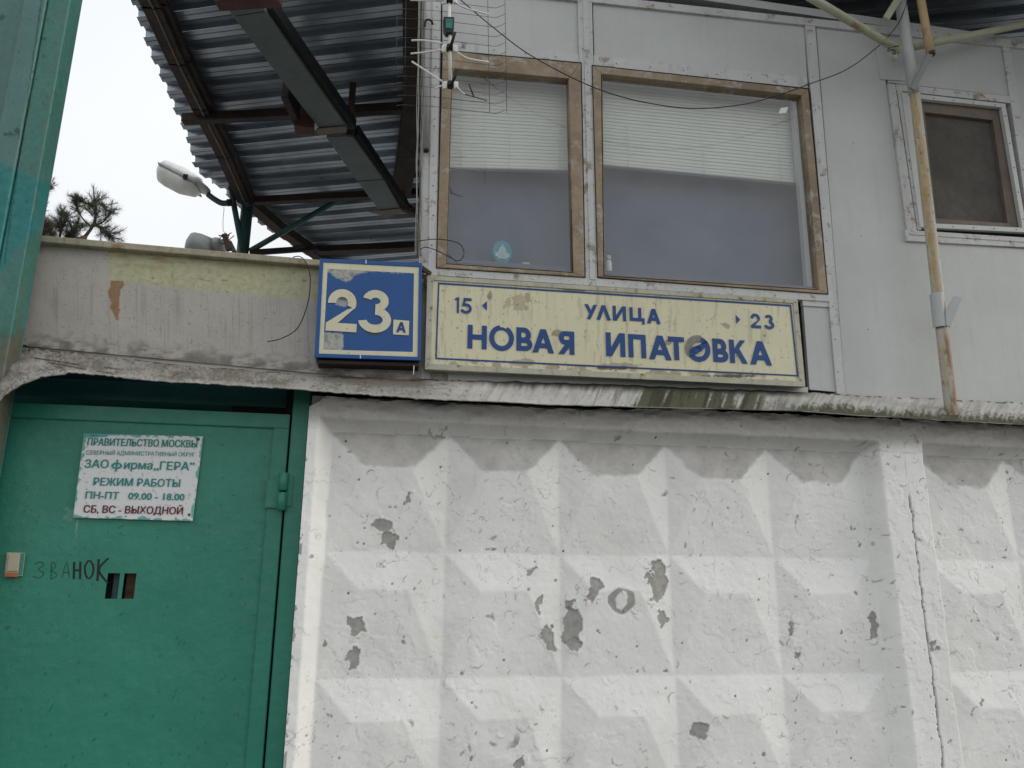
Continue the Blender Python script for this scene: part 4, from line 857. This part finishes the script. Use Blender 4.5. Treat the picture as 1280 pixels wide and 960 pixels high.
# ------------------------------------------------------------------ teal gate post at the left edge
YQ = -.11
xq1 = at(45, 240, YQ).x; xq0 = at(24, 240, YQ).x; z_a = at(13, 436, YQ).z
def post():
    # channel profile in plan (X, Y): rear lip, outer strip, seam step, wide rounded face
    xs_ = at(13.5, 240, YQ).x
    prof = [(xq1, YQ+.09), (xq1+.001, YQ+.02), (xq1, YQ+.003), (xq1-.004, YQ), (xs_+.010, YQ+.001), (xs_+.006, YQ+.002), (xs_+.003, YQ+.010), (xs_, YQ+.001), (xs_-.004, YQ-.004), (xs_-.03, YQ-.006), (xs_-.06, YQ-.004), (xs_-.075, YQ+.006), (xs_-.082, YQ+.024), (xs_-.11, YQ+.028), (xs_-.22, YQ+.030), (xs_-.25, YQ+.03), (xs_-.25, YQ+.09)]
    P = []; 
    for (a, b), (c, d) in zip(prof, prof[1:]):
        L_ = math.hypot(c-a, d-b); n = max(1, int(L_/.003))
        for k in range(n): P.append((a+(c-a)*k/n, b+(d-b)*k/n))
    P.append(prof[-1]); P = np.array(P)
    zs = np.concatenate([np.linspace(0, z_a-.05, 20)[:-1], np.arange(z_a-.05, 4.3, .006)])
    X = np.repeat(P[:, 0][None], len(zs), 0); Y = np.repeat(P[:, 1][None], len(zs), 0); Z = np.repeat(zs[:, None], len(P), 1)
    PX, PY = px_of(X, Y, Z); n = fbm(PX/6, PY/6, 101, 4)-.5; n2 = fbm(PX/20, PY/30, 102, 3)-.5
    seam = 52-PY*.142
    fresh = sstep(214, 220, PY-(PX-30)*.4+n*10)*sstep(330, 322, PY+(PX-12)*1.1+n*14+n2*10)
    green = (PX > seam+2)*(1-fresh)*.75
    dark = (1-sstep(.4, 1.6, np.abs(PX-seam+n*3)))*(PY < 330)*.9
    for (cx, cy, rx, ry) in ((14, 168, 7, 2.5), (54, 48, 6, 2.5), (2, 20, 3, 4), (20, 163, 4, 4)): dark = np.maximum(dark, (1-sstep(.8, 1.1, np.hypot((PX-cx)/rx, (PY-cy)/ry)+n*2))*.85)
    dark = np.maximum(dark, sstep(.76, .80, fbm(PX/3, PY/3, 103, 3))*.6); dark = np.maximum(dark, sstep(395, 430, PY+n*40)*.5)
    rus = sstep(418, 436, PY+n*30+(PX-5)*.5)*.6
    rus = np.maximum(rus, (1-sstep(.5, 1.8, np.abs(PX-(78-PY*.136))))*.5*sstep(.4, .6, fbm(PY/20, PY*0, 105, 2)))
    Y = Y+(fbm(X*20, Z*12, 104, 3)-.5)*.003
    me = grid_mesh('channel', X, Y, Z, {'fresh': fresh, 'green': green, 'dark': dark, 'rusty': rus}); return me
gp = empty('gate_post', (xq1-.12, YQ, 0), 'tall weathered teal steel gate post at the far left', 'post')
link('channel', post(), m_post, gp, smooth=True)
bm_out('rear_plate', box_bm((xq1-.15, YQ+.095, 2.15), .30, .008, 4.3), m_post, gp)
slab('straps', [(6, 457), (16, 456), (12, 470), (3, 470)], YQ-.002, .02, m_tealdark, gp) if False else None

# ------------------------------------------------------------------ corrugated canopy over the yard
H = 4.5; KS = 2.9/2.4
can = empty('corrugated_canopy', (-.3, 3.0, 0), 'dark corrugated steel canopy on rusty beams behind the parapet and the cabin', 'canopy')
CD = Vector((1, -.376, 0)).normalized()             # along the corrugations
CN = Vector((.376, 1, 0)).normalized()              # across them, away from the camera
PITCH = .151
def ab(p): return p.dot(CD), (p.x*CN.x+p.y*CN.y)
left_edge = [(140, -60), (160, -22), (173, 13), (183, 42), (193, 73), (203, 95), (213, 117), (220, 133), (230, 152), (237, 167), (242, 190), (248, 210), (258, 222), (278, 236), (307, 262), (345, 293), (400, 327), (440, 352), (500, 392)]
LE = [ab(atz(x, y, H)) for x, y in left_edge]
LEb = [p[1] for p in LE]; LEa = [p[0] for p in LE]
b0 = .25; b1 = LEb[-1]; a_right = ab(atz(1420, 60, H))[0]+1.5
def canopy():
    pass
    k = 0; nrib = int((b1-b0)/PITCH); per = 6
    hgt = .024
    prof = [(0, 0), (.34, 0), (.40, -hgt*0), (.42, 0), (.52, hgt), (.70, hgt), (.74, hgt-.004), (.78, hgt), (.90, hgt), (1.0, 0)]
    hgt = .026; prof = [(0, 0), (.22, 0), (.245, .007), (.27, 0), (.48, 0), (.53, hgt), (.72, hgt), (.74, hgt-.006), (.76, hgt), (.95, hgt), (1.0, 0)]
    shared = None
    for s in range(0, nrib, per):
        bm = bmesh.new()
        for i in range(s, min(s+per, nrib)):
            bb = b0+i*PITCH; bmid = bb+PITCH/2
            aL = float(np.interp(bmid, LEb, LEa)) if bmid > LEb[0] else LEa[0]-.05
            eg = .85*(float(np.interp(bmid+.05, LEb, LEa))-float(np.interp(bmid-.05, LEb, LEa)))/.1*PITCH*1.0 if bmid > LEb[0]+.05 else 0
            aL -= .015+random.uniform(0, .012); aR = a_right
            n = 10; pv = None
            for j in range(n+1):
                a = aL+(aR-aL)*(j/n)**1.3; row = []
                for (t, hz) in prof:
                    p = CD*(a+(1-j/n)**3*eg*(t-.5))+CN*(bb+t*PITCH); row.append(bm.verts.new((p.x, p.y, H+hz*KS+.006*math.sin(a*1.7+(i+t)*.9))))
                if pv:
                    for q in range(len(prof)-1): bm.faces.new((pv[q], pv[q+1], row[q+1], row[q]))
                pv = row
        me = bpy.data.meshes.new('roof_sheet'); bmesh.ops.solidify(bm, geom=bm.faces[:], thickness=.001) if False else None
        bm.to_mesh(me); bm.free(); link('roof_sheet', me, m_galv, can)
canopy()
ZB = H-.066
def zpath(pix, Z): return [atz(x, y, Z) for x, y in pix]
rim = zpath([(168, -40), (190, 0), (222, 72), (250, 129), (280, 189), (305, 247)], ZB)
rim2 = zpath([(305, 247), (352, 287), (405, 324), (470, 372)], ZB)
def chain(name, pts, wd, ht, m):
    bm = bmesh.new()
    for a, b in zip(pts, pts[1:]): beam_bm(a, b+(b-a).normalized()*.01, wd, ht, bm=bm, bev=0)
    return bm_out(name, bm, m, can)
chain('rim_beam', rim, .09, .085, m_rustbeam)
chain('rim_angle', [p+Vector((.012, 0, -.046)) for p in rim], .008, .008, m_brownwood)  # lighter strip stands in for the highlight along the angle's edge
chain('rim_angle', [p+Vector((.055, 0, .01)) for p in rim], .03, .05, m_rustbeam)
chain('rim_beam', rim2, .085, .07, m_rustbeam)
for a, b, zz, wd, ht, mm in (((229, 149), (545, 133), ZB-.042, .05, .055, m_rustbeam), ((318, 251), (545, 240), ZB-.024, .055, .05, m_rustbeam), ((396, 313), (545, 307), ZB, .085, .055, m_rustbeam)):
    beam('purlin', atz(*a, zz), atz(*b, zz), wd, ht, mm, can)
ZD = H-.43
dl = [((262, -32), (322, -32)), ((293, 19), (331, 15)), ((403, 166), (436, 162))]
def strip_box(name, quad, Z, ht, m):
    return bm_out(name, prism_bm([atz(x, y, Z) for x, y in quad], Vector((0, 0, ht)), .002), m, can)
strip_box('box_beam', [(250, -40), (301, -40), (331, 14), (291, 20)], ZD, .07, m_duct)
strip_box('box_beam', [(291.6, 21), (331.6, 15), (435, 161), (403, 166)], ZD+.002, .07, m_duct)
strip_box('box_beam', [(408, 172), (440, 170), (479, 224), (446, 226)], ZD+.05, .07, m_duct)
strip_box('box_beam', [(446.8, 227), (479.8, 225), (500, 261), (474, 263)], ZD+.052, .07, m_duct)
strip_box('beam_side_shade', [(331.6, 13), (341.5, 11), (445, 161), (435.6, 162)], ZD+.02, .06, m_cast)  # dark strips added as the shaded right side of the box beams
strip_box('beam_side_shade', [(441, 170), (448, 168), (506, 256), (500.6, 261)], ZD+.07, .06, m_cast)
strip_box('splice_plate', [(396, 161), (432, 158), (434, 165), (398, 169)], ZD-.006, .006, m_brownwood)
strip_box('splice_plate', [(461, 265), (500, 261), (506, 266), (480, 271)], ZD+.044, .006, m_brownwood)
beam('hanger', atz(437, 170, ZD+.02), atz(437, 170, ZD+.02)+Vector((0, 0, .34)), .036, .024, m_rustbeam, can, up=Vector((0, 1, 0)))
p = atz(380, 163, ZD-.04); beam('bracket', p, p+Vector((0, .02, .36)), .10, .07, m_rustbright, can, up=Vector((0, 1, 0)))
beam('bracket', atz(357, 108, ZD+.07), atz(376, 150, ZD+.05), .036, .14, m_rustbeam, can)
beam('bracket', atz(272, 2, ZD-.02), atz(350, -3, ZD-.02), .06, .05, m_rustbright, can)
beam('rafter', atz(519, 120, ZB-.02), atz(502, 238, ZB-.02), .13, .11, m_rustbeam, can)
beam('rafter', atz(519, 120, ZB-.02), atz(521, -40, ZB-.02), .13, .11, m_rustbeam, can)
beam('rafter', atz(505, 258, ZB-.1), atz(560, 290, ZB-.1), .05, .05, m_rustbeam, can)
# dark patch of the far purlin web seen at the duct end
beam('strut', atz(500, 240, ZB-.05), atz(512, 262, ZB-.25), .03, .03, m_rustbeam, can)
# green column at the canopy corner and its braces
cp = atz(309, 258, H-.12); yc = cp.y
tube('column', [Vector((cp.x, yc, 0)), Vector((cp.x, yc, H-.12))], .043, m_greenpole, can, seg=16)
tube('brace', [at(303, 312, yc-.03), at(281, 196, yc-.03)], .0205, m_greenpole, can)
tube('brace', [at(310, 259, yc-.03), at(289, 208, yc-.05)], .0195, m_greenpole, can)
tube('brace', [at(312, 314, yc), at(357, 288, yc), at(400, 263, yc), at(426, 248, yc), at(462, 245, yc)], .0205, m_greenpole, can)
beam('tie_bar', at(312, 316, yc), at(398, 310, yc), .036, .036, m_cast, can)
beam('tie_bar', at(366, 310, yc-.02), at(382, 308, yc-.02), .03, .03, m_rustbeam, can)
for x in (3.6, 5.6):
    tube('column', [Vector((x, 3.2, 0)), Vector((x, 3.2, H-.05))], .043, m_greenpole, can, seg=16)

# ------------------------------------------------------------------ street lamp on the corner column
yl = yc-.1
sl_ = empty('street_lamp', at(288, 254, yl), 'old grey cobra head lamp with a milky lens hanging from the canopy corner', 'lamp')
def lamp():
    a = at(260, 243, yl); b = at(202, 213, yl); ax = (b-a); Ln = ax.length; ax.normalize(); up = Vector((0, -1, 0)).cross(ax); up = up if up.z > 0 else -up; sd_ = ax.cross(up)
    def loft(prof, half, m, name, cut):
        bm = bmesh.new(); R = []
        for t, wv, hv in prof:
            c = a+ax*(t*Ln); row = []
            for k in range(11):
                th = math.pi*k/10; row.append(bm.verts.new(c+sd_*(wv*math.cos(th))+up*((hv*.92*math.sin(th))*half+cut)))
            R.append(row)
        for r0, r1 in zip(R, R[1:]):
            for k in range(10): bm.faces.new((r0[k], r0[k+1], r1[k+1], r1[k]))
            bm.faces.new((r0[0], r1[0], r1[-1], r0[-1]))
        bm.faces.new(R[0]); bm.faces.new(R[-1][::-1]); return bm_out(name, bm, m, sl_, smooth=True)
    loft([(0, .03, .035), (.08, .045, .05), (.2, .06, .06), (.26, .085, .085), (.6, .105, .10), (.9, .10, .085), (.97, .095, .08), (1.0, .085, .06)], 1, m_lamp, 'housing', .004)
    loft([(.18, .05, .02), (.24, .085, .06), (.5, .10, .095), (.8, .10, .095), (.95, .095, .085), (1.01, .08, .05)], -1, m_lens, 'lens', -.004)
    c = a+ax*(.6*Ln); bm = beam_bm(a+ax*(.2*Ln), a+ax*(1.0*Ln), .222, .01, up=up, bm=None, bev=.001); bm_out('rim', bm, m_flood, sl_)
    bm_out('latch', box_bm(a+ax*(.42*Ln)-sd_*0+Vector((0, -.108, 0))+up*.0, .03, .012, .035), m_cast, sl_)
    return a
a = lamp()
tube('arm', [a, at(268, 249, yl), at(278, 254, yl), at(290, 253, yl)], .021, M('dark blue grey arm', (.05, .075, .09), .5), sl_, sm=5)
tube('collar', [at(284, 253.5, yl), at(290, 253, yl)], .026, m_cast, sl_)

# ------------------------------------------------------------------ floodlights behind the parapet
yf = .5
def flood(pix_c, w_, h_, rot, label):
    c = at(*pix_c, yf); e = empty('floodlight', c-Vector((0, 0, h_/2)), label, 'floodlight', 'floodlights behind the parapet')
    bm = bmesh.new(); R = []
    for y, s in ((-.07, .35), (-.05, .72), (-.02, .93), (.02, 1), (.03, 1.03)):
        row = []
        for k in range(12):
            t = 2*math.pi*k/12; ex = abs(math.cos(t))**.6*math.copysign(1, math.cos(t)); ez = abs(math.sin(t))**.6*math.copysign(1, math.sin(t))
            p = Vector((ex*w_/2*s, y, ez*h_/2*s)); p = Matrix.Rotation(rot, 3, 'Y') @ p; row.append(bm.verts.new(c+p))
        R.append(row)
    for r0, r1 in zip(R, R[1:]):
        for k in range(12): bm.faces.new((r0[k], r0[(k+1) % 12], r1[(k+1) % 12], r1[k]))
    bm.faces.new(R[0]); bm.faces.new(R[-1][::-1]); bm_out('housing', bm, m_flood, e, smooth=True)
    bm_out('glass_rim', oval(c, w_/2*.95, h_/2*.95, c.y+.031, .006, 16), m_lens, e)
    beam('yoke', c+Vector((0, .0, -h_*.45)), c+Vector((.0, .02, -h_*1.0)), .04, .01, m_cast, e, up=Vector((0, 1, 0)))
    return e
flood((251, 308), .125, .10, .25, 'larger grey floodlight casting showing above the parapet cap')
flood((273, 309), .055, .06, .1, 'smaller grey floodlight beside the rusty bracket on the parapet')
rb = empty('rusty_bracket', at(287, 312, .42), 'rusty junction bracket wrapped in dry twigs on the parapet top', 'bracket')
bm_out('plate', box_bm(at(283.5, 303, .42), .022, .02, .075, Matrix.Rotation(-.35, 3, 'Y'), bev=.002), m_rustbright, rb)
bm_out('stem', box_bm(at(290, 309, .43), .018, .02, .05, Matrix.Rotation(-.5, 3, 'Y'), bev=.002), m_greenpole, rb)
bm = bmesh.new()
for k in range(26):
    p = at(283+random.uniform(-5, 5), 301+random.uniform(-8, 8), .42+random.uniform(-.02, .02)); q = p+Vector((random.uniform(-.02, .02), random.uniform(-.02, .01), random.uniform(-.025, .025))); tube_bm([p, q], .0018, 4, bm)
bm_out('dry_twigs', bm, m_twig, rb, kind='stuff')

# ------------------------------------------------------------------ pipe frame on the right
YPp = -.075
pf = empty('pipe_frame', at(1190, 521, YPp), 'leaning grey and rust stained pipe with branching arms at the right window', 'pipe')
def pipe_grid(name, p0, p1, r0, r1, m, cut=None, seg=20):
    return bm_out(name, tube_bm([p0, p0.lerp(p1, .33), p0.lerp(p1, .66), p1], 0, seg, radii=[r0, r0+(r1-r0)*.33, r0+(r1-r0)*.66, r1]), m, pf, smooth=True)
def lower_pipe():
    p0, p1 = at(1190, 522, YPp), at(1142.5, 108, YPp); n, sg = 260, 36; d = (p1-p0).normalized(); sx = d.cross(Vector((0, -1, 0))).normalized(); sy_ = sx.cross(d)
    T, A = np.meshgrid(np.linspace(0, 1, n), np.linspace(0, 2*math.pi, sg+1), indexing='ij')
    r = .0235-.002*T; c = [p0[i]+(p1[i]-p0[i])*T+r*(sx[i]*np.cos(A)+sy_[i]*np.sin(A)) for i in range(3)]
    PX, PY = px_of(*c); side = PX-(1142.5+(PY-108)*(47.5/414)); nn = fbm(PY/16, side/3, 201, 4)-.5
    och = (1-sstep(1.6, 3.6, np.abs(side-(-1.0+nn*7))))*sstep(400, 350, PY+nn*40)*.9; och = np.maximum(och, .6*sstep(.5, .7, fbm(PY/20, side/2, 205, 3)))
    rus = sstep(1, 6, side+nn*14)*sstep(400, 430, PY)*.85; rus = np.maximum(rus, sstep(502, 518, PY+nn*20)*.8); rus = np.maximum(rus, sstep(.7, .76, fbm(PY/4, side/3, 202, 3))*.7)
    rus = np.maximum(rus, (1-sstep(1, 3, np.abs(PY-409+nn*5)))*(side < 4)*.9)
    link('lower_pipe', grid_mesh('lower_pipe', *c, {'ochre': och, 'rusty': rus}), m_piperust, pf, smooth=True)
lower_pipe()
pipe_grid('upper_pole', at(1143, 117, YPp-.002), at(1120, -35, YPp-.002), .0245, .0245, m_pipe)
pipe_grid('cross_arm', at(1124, 63, YPp-.03), at(985, -20, YPp-.16), .018, .0175, m_pipecream)
pipe_grid('cross_arm', at(1141, 59, YPp+.005), at(1330, 20, YPp+.1), .0165, .0165, m_pipecream)
pipe_grid('upper_arm', at(1163, 66, YPp-.06), at(1145, -35, YPp-.06), .0175, .0175, m_pipeyel)
beam('channel_strip', at(1140, 112, YPp-.045), at(1164, 64, YPp-.065), .026, .01, m_duct if False else M('dull grey channel', (.22, .23, .22), .5, var=.15, rust=.3, rscale=12), pf, up=Vector((0, 1, 0)))
beam('channel_strip', at(1107, 24, YPp-.05), at(1128, -10, YPp-.05), .03, .012, m_pipecream, pf, up=Vector((0, 1, 0)))
bm_out('rusty_end', lathe_bm(at(1163.5, 68, YPp-.06), [(.0178, -.004), (.0186, 0), (.0178, .012)]), m_rustbright, pf)
# split sleeve half way down
def fin(pix, Y, m=m_pipe): return slab('sleeve_fin', pix, Y, .004, m, pf, bev=.001)
def halfsleeve():
    bm = bmesh.new(); A_ = at(1175.5, 410, YPp); B_ = at(1170.5, 368, YPp); r = .0262; R = []
    for p in (A_, A_.lerp(B_, .5), B_):
        R.append([bm.verts.new(p+Vector((math.cos(t)*r, math.sin(t)*r, 0))) for t in [math.radians(150+k*14) for k in range(11)]])
    for r0, r1 in zip(R, R[1:]):
        for k in range(10): bm.faces.new((r0[k], r0[k+1], r1[k+1], r1[k]))
    return bm_out('split_sleeve', bm, m_pipe, pf, smooth=True)
halfsleeve()
fin([(1193, 370), (1203.5, 372), (1188, 409), (1183, 406), (1182, 389)], YPp-.03, m_flood)
# gnarled wire and ceramic knob
kn = at(1117.5, 71, YPp-.03); bm_out('insulator', lathe_bm(kn-Vector((0, 0, .018)), [(.006, 0), (.012, .006), (.014, .018), (.012, .028), (.005, .034)]), m_pipecream, pf, smooth=True)
tube('tie_wire', [at(1124, 57, YPp-.055), at(1112, 60, YPp-.055), at(1110, 64, YPp-.06), at(1117, 62, YPp-.06), at(1119, 68, YPp-.06), at(1115, 66, YPp-.055)], .0018, m_cast, pf, sm=5, seg=6)
tube('tie_wire', [at(1104, 60, YPp-.05), at(1112, 58, YPp-.06), at(1124, 64, YPp-.06), at(1128, 56, YPp-.06)], .0015, m_whitecable, pf, sm=5, seg=6)

# ------------------------------------------------------------------ cables
def cable(name, pix, Y, r, m, label, **k):
    pts = [at(p[0], p[1], (p[2] if len(p) > 2 else Y)) for p in pix]
    return tube(name, pts, r, m, sm=8, seg=7, label=label, cat='cable', **k)
cable('sagging_cable', [(560, -14), (576, 0), (615, 33), (660, 67), (720, 99.5), (770, 119), (820, 130.5), (871, 135.6), (926, 131), (970, 120), (1012, 105), (1060, 86), (1100, 56), (1114, 41), (1124, 27), (1133, 5), (1136, -10)], -.10, .0021, m_cable, 'long black cable sagging across the cabin windows to the pipe frame')
cable('looped_cable', [(524, 301), (548, 299), (573, 304, -.02), (580, 317, -.03), (572, 326, -.02), (550, 315), (533, 309, .0), (525, 312)], .01, .0017, m_cable, 'thin black cable loop at the lower left corner of the narrow window')
cable('dangling_cable', [(366, 321.5), (374, 320.5), (381, 326), (387, 341), (387.5, 360), (384, 382), (372, 410), (352, 423), (334, 427)], .005, .0018, m_cable, 'black cable end dangling over the parapet beside the blue number box')
cable('twisted_wire', [(14, 434), (22, 431), (32, 432), (37, 437), (34, 441), (26, 438), (20, 431), (16, 440), (24, 441), (40, 442)], .02, .002, m_cable, 'short tangle of dark wire at the foot of the parapet by the gate post')
cable('twig_wire', [(279.5, 259), (280, 262), (278.8, 275), (279, 290)], .4, .0012, m_whitecable, 'thin pale wire hanging below the street lamp arm')
cb = empty('cable_bundle', at(521, 335, YW-.02), 'bundle of dirty white cables running down the left corner of the cabin', 'cables')
for k in range(6):
    pts = []; x_ = 519+k*1.5
    for y in range(-40, 341, 24):
        pts.append(at(x_+5*(1-(y+40)/380)+random.uniform(-1.1, 1.1)*(.3+y/340 if y > 0 else .3), y, YW-.012-.004*(k % 3)))
    tube('cable', pts, .0026 if k % 2 else .0018, m_whitecable if k != 2 else m_cable, cb, seg=6, sm=3)
cd = empty('conduit_pipe', at(533, 188, .02), 'short grey plastic conduit with a black curved top on the cabin corner', 'pipe')
tube('pipe', [at(532.8, 187, .018), at(534.5, 30, .018)], .0105, M('grey conduit plastic', (.27, .28, .28), .5, streak=.3), cd, seg=14)
tube('hooked_top', [at(530.5, 33, .015), at(531.5, 27, .01), at(535, 24.5, .005), at(539.5, 26.5, .01), at(540.5, 31, .02)], .0045, m_black, cd, sm=5)
tube('end_ring', [at(532.7, 189.5, .018), at(532.8, 186.5, .018)], .0113, m_black, cd, seg=14)

# ------------------------------------------------------------------ television antenna
ant = empty('television_antenna', at(562, 106, -.30), 'white dipole television antenna with a wire grid reflector at the narrow window', 'antenna')
YA = -.30
tube('boom', [at(563, 108, YA), at(561, -40, YA)], .006, m_white, ant, seg=8)
def dip(c, arms, rod):
    x, y = c
    hub = bm_out('dipole_clamp', box_bm(at(x, y, YA-.006), .021, .026, .022, bev=.003), m_black, ant)
    for s in (-1, 1): slab('dipole_wing', [(x+s*4, y-5), (x+s*10, y-4), (x+s*10, y+4.5), (x+s*4, y+3.5)], YA-.006, .008, m_white, hub, bev=.002)
    for A_ in arms:
        tube('dipole_arm', [at(px, py, YA-.01+(q*.02)) for q, (px, py) in enumerate(A_)], .0031, m_white, hub, sm=4, seg=7)
    if rod: tube('dipole_rod', [at(*rod[0], YA-.022), at(*rod[1], YA-.05)], .0055, m_black, hub, seg=6)
dip((562, 0), [[(555, 0), (535, .5), (513, 0)], [(568, 2), (582, 10), (611, 18)]], None)
dip((562, 60), [[(552, 54), (530, 50.5), (514.5, 50.5)], [(552, 62), (530, 65.5), (513.5, 67)], [(570, 64), (585, 73), (611, 77.5)]], ((563, 59), (569, 40)))
dip((563, 106), [[(553, 102), (532, 88), (515, 77)], [(553, 107), (547, 109), (543, 111)], [(571, 109), (576, 114), (581, 118)]], ((564, 106), (571.5, 90)))
tube('director_rod', [at(581, 118, YA), at(596, 122, YA), at(609, 126, YA)], .0018, m_black, ant, seg=6)
tube('director_rod', [at(586, 105, YA), at(592, 120, YA)], .0025, m_black, ant, seg=6)
bx_ = slab('balun_case', [(554.5, 20.5), (568, 21), (567.5, 36), (565, 40), (558, 40), (555, 36)], YA-.02, .03, m_black, ant, bev=.002)
slab('green_board', [(557, 23), (566, 23.5), (565.5, 35.5), (557.5, 35)], YA-.0225, .004, M('green circuit board', (.02, .17, .14), .4, var=.4, scale=60), bx_)
# grid reflector behind the boom, its right and left margins bent forward
yg_ = -.16
cols = [(496, yg_-.05), (507, yg_), (551, yg_), (610.5, yg_), (632, yg_-.05)]
for x, yy in cols: tube('grid_upright', [at(x+(1.5 if x > 600 else -1), 141 if x > 600 else 118, yy), at(x-(1.5 if x > 600 else -1), -40, yy)], .0011 if x > 540 else .0008, m_wire, ant, seg=5)
for k in range(15):
    y = -30+k*12.0
    tube('grid_wire', [at(496, y-6, yg_-.05), at(507, y-7, yg_), at(551, y-4, yg_+.002), at(610.5, y+3, yg_), at(621, y+3.6, yg_-.02), at(632, y-1, yg_-.05)], .0009, m_wire, ant, seg=5, sm=3)
tube('mast_bracket', [at(562, 20, YA), at(562, 10, -.12), at(562, 10, YW-.01)], .005, m_wire, ant, seg=6)
# the thin coax below the boom
cable('coaxial_cable', [(566, 40), (568, 60), (567, 80), (565.5, 92), (563.5, 101)], YA+.01, .0014, m_whitecable, 'thin pale coaxial cable running down behind the antenna boom')

# ------------------------------------------------------------------ pine trees beyond the parapet
def needles(bm, p, d, n, ln, r):
    for k in range(n):
        t = random.uniform(-1, 0); base = p+d*t*.11; v = Vector((random.gauss(0, 1), random.gauss(0, 1), random.gauss(0, 1))).normalized(); v = (v*.95+d.normalized()*.75).normalized()
        q = base+v*ln*random.uniform(.6, 1.1); s = v.orthogonal().normalized()*r
        bm.faces.new((bm.verts.new(base-s), bm.verts.new(base+s), bm.verts.new(q)))
def pine(name, label, Y, base_px, shoots, group, trunk_r=.09, mm=m_needle):
    b = at(*base_px, Y); e = empty(name, Vector((b.x, Y, 0)), label, 'tree', group)
    top = at(base_px[0]+2, base_px[1]-4, Y)
    tube('trunk', [Vector((b.x+.15, Y+.1, 0)), Vector((b.x+.05, Y+.05, b.z*.5)), Vector((b.x, Y, b.z-.3)), top], trunk_r*.35, m_bark, e, seg=10)
    bm = bmesh.new(); nb_ = bmesh.new()
    for sh in shoots:
        pts = [at(x, y, Y+dy) for x, y, dy in sh['p']]; pp = smooth_path(pts, 6)
        tube_bm(pp, 0, 5, bm, radii=[sh.get('r', .012)*(1-.75*i/(len(pp)-1)) for i in range(len(pp))])
        tot = len(pp)
        for i in range(int(tot*sh.get('from', .3)), tot):
            d = (pp[i]-pp[max(0, i-1)]).normalized()
            # side twiglets
            for q in range(sh.get('tw', 2)):
                v = (d*.6+Vector((random.gauss(0, 1), random.gauss(0, .8), random.gauss(.2, .8)))*.6).normalized(); L_ = random.uniform(.06, .17)*sh.get('s', 1); e2 = pp[i]+v*L_
                tube_bm([pp[i], pp[i].lerp(e2, .5)+Vector((0, 0, -.005)), e2], .003, 4, bm)
                needles(nb_, e2, v*.9, sh.get('n', 60), .085*sh.get('s', 1), .0012)
            needles(nb_, pp[i], d, 26, .08, .0012)
    for k in range(26):                                   # the lower whorls, below the parapet line
        zz = b.z-.28-(b.z-1.3)*(k/26)**1.1; an = k*2.4; L_ = .25+.9*(k/26); p0 = Vector((b.x+.03, Y+.03, zz)); dv = Vector((math.cos(an), math.sin(an), -.18))
        p1 = p0+dv*L_*.5; p2 = p0+dv*L_+Vector((0, 0, -.03)); tube_bm([p0, p1, p2], 0, 5, bm, radii=[.012, .008, .003])
        for q in range(9):
            c_ = p0.lerp(p2, .3+.08*q); sv = Vector((-dv.y, dv.x, random.uniform(-.3, .1)))*random.choice([-1, 1])*.12; tube_bm([c_, c_+sv*.5, c_+sv], .003, 4, bm); needles(nb_, c_+sv, sv.normalized(), 46, .085, .0012)
    bm_out('branches', bm, m_twig, e); me = bpy.data.meshes.new('needles'); nb_.to_mesh(me); nb_.free(); link('needles', me, mm, e, kind='stuff')
Yp = 5.5
pine('pine_tree', 'pine tree crown with sparse dark tufts over the middle of the parapet cap', Yp, (103, 300), [
    dict(p=[(101, 302, 0), (110, 291, 0), (118, 278, .05), (120, 262, .1), (118, 250, .1)], r=.022, **{'from': .45}, tw=2),
    dict(p=[(117, 282, 0), (126, 284, .0), (134, 292, .1), (142, 298, .1)], tw=2), dict(p=[(117, 282, 0), (128, 278, .0), (136, 268, -.1), (139, 262, -.1)], tw=1, s=.8, **{'from': .5}),
    dict(p=[(115, 284, 0), (104, 274, 0), (97, 262, .1), (95, 252, .1)], tw=2, s=.8, **{'from': .6}), dict(p=[(118, 262, 0), (108, 254, .1), (99, 250, .1)], tw=2, s=.9), dict(p=[(119, 256, 0), (128, 255, .1), (134, 262, .1)], tw=1, s=.8)], 'pine trees beyond the parapet')
pine('pine_tree', 'reddish brown pine shoot rising close beside the teal gate post', Yp-.3, (42, 310), [
    dict(p=[(40, 306, 0), (43, 285, 0), (50, 262, .05), (57, 244, .1), (63, 232, .1)], r=.02, tw=2, s=.8, n=24), dict(p=[(40, 300, 0), (48, 290, 0), (56, 282, 0)], tw=3)], 'pine trees beyond the parapet', mm=m_needle2)
pine('pine_tree', 'dense low pine tufts between the reddish shoot and the middle pine', Yp+.4, (75, 306), [
    dict(p=[(72, 306, 0), (76, 290, 0), (80, 276, .05), (78, 266, .1)], r=.015, tw=3), dict(p=[(70, 304, 0), (64, 292, 0), (60, 286, 0)], tw=3, s=1.1), dict(p=[(78, 304, 0), (90, 290, 0), (97, 280, 0)], tw=2), dict(p=[(56, 306, 0), (54, 296, 0), (50, 290, 0)], tw=3), dict(p=[(80, 308, 0), (86, 299, 0), (92, 294, 0)], tw=3)], 'pine trees beyond the parapet')
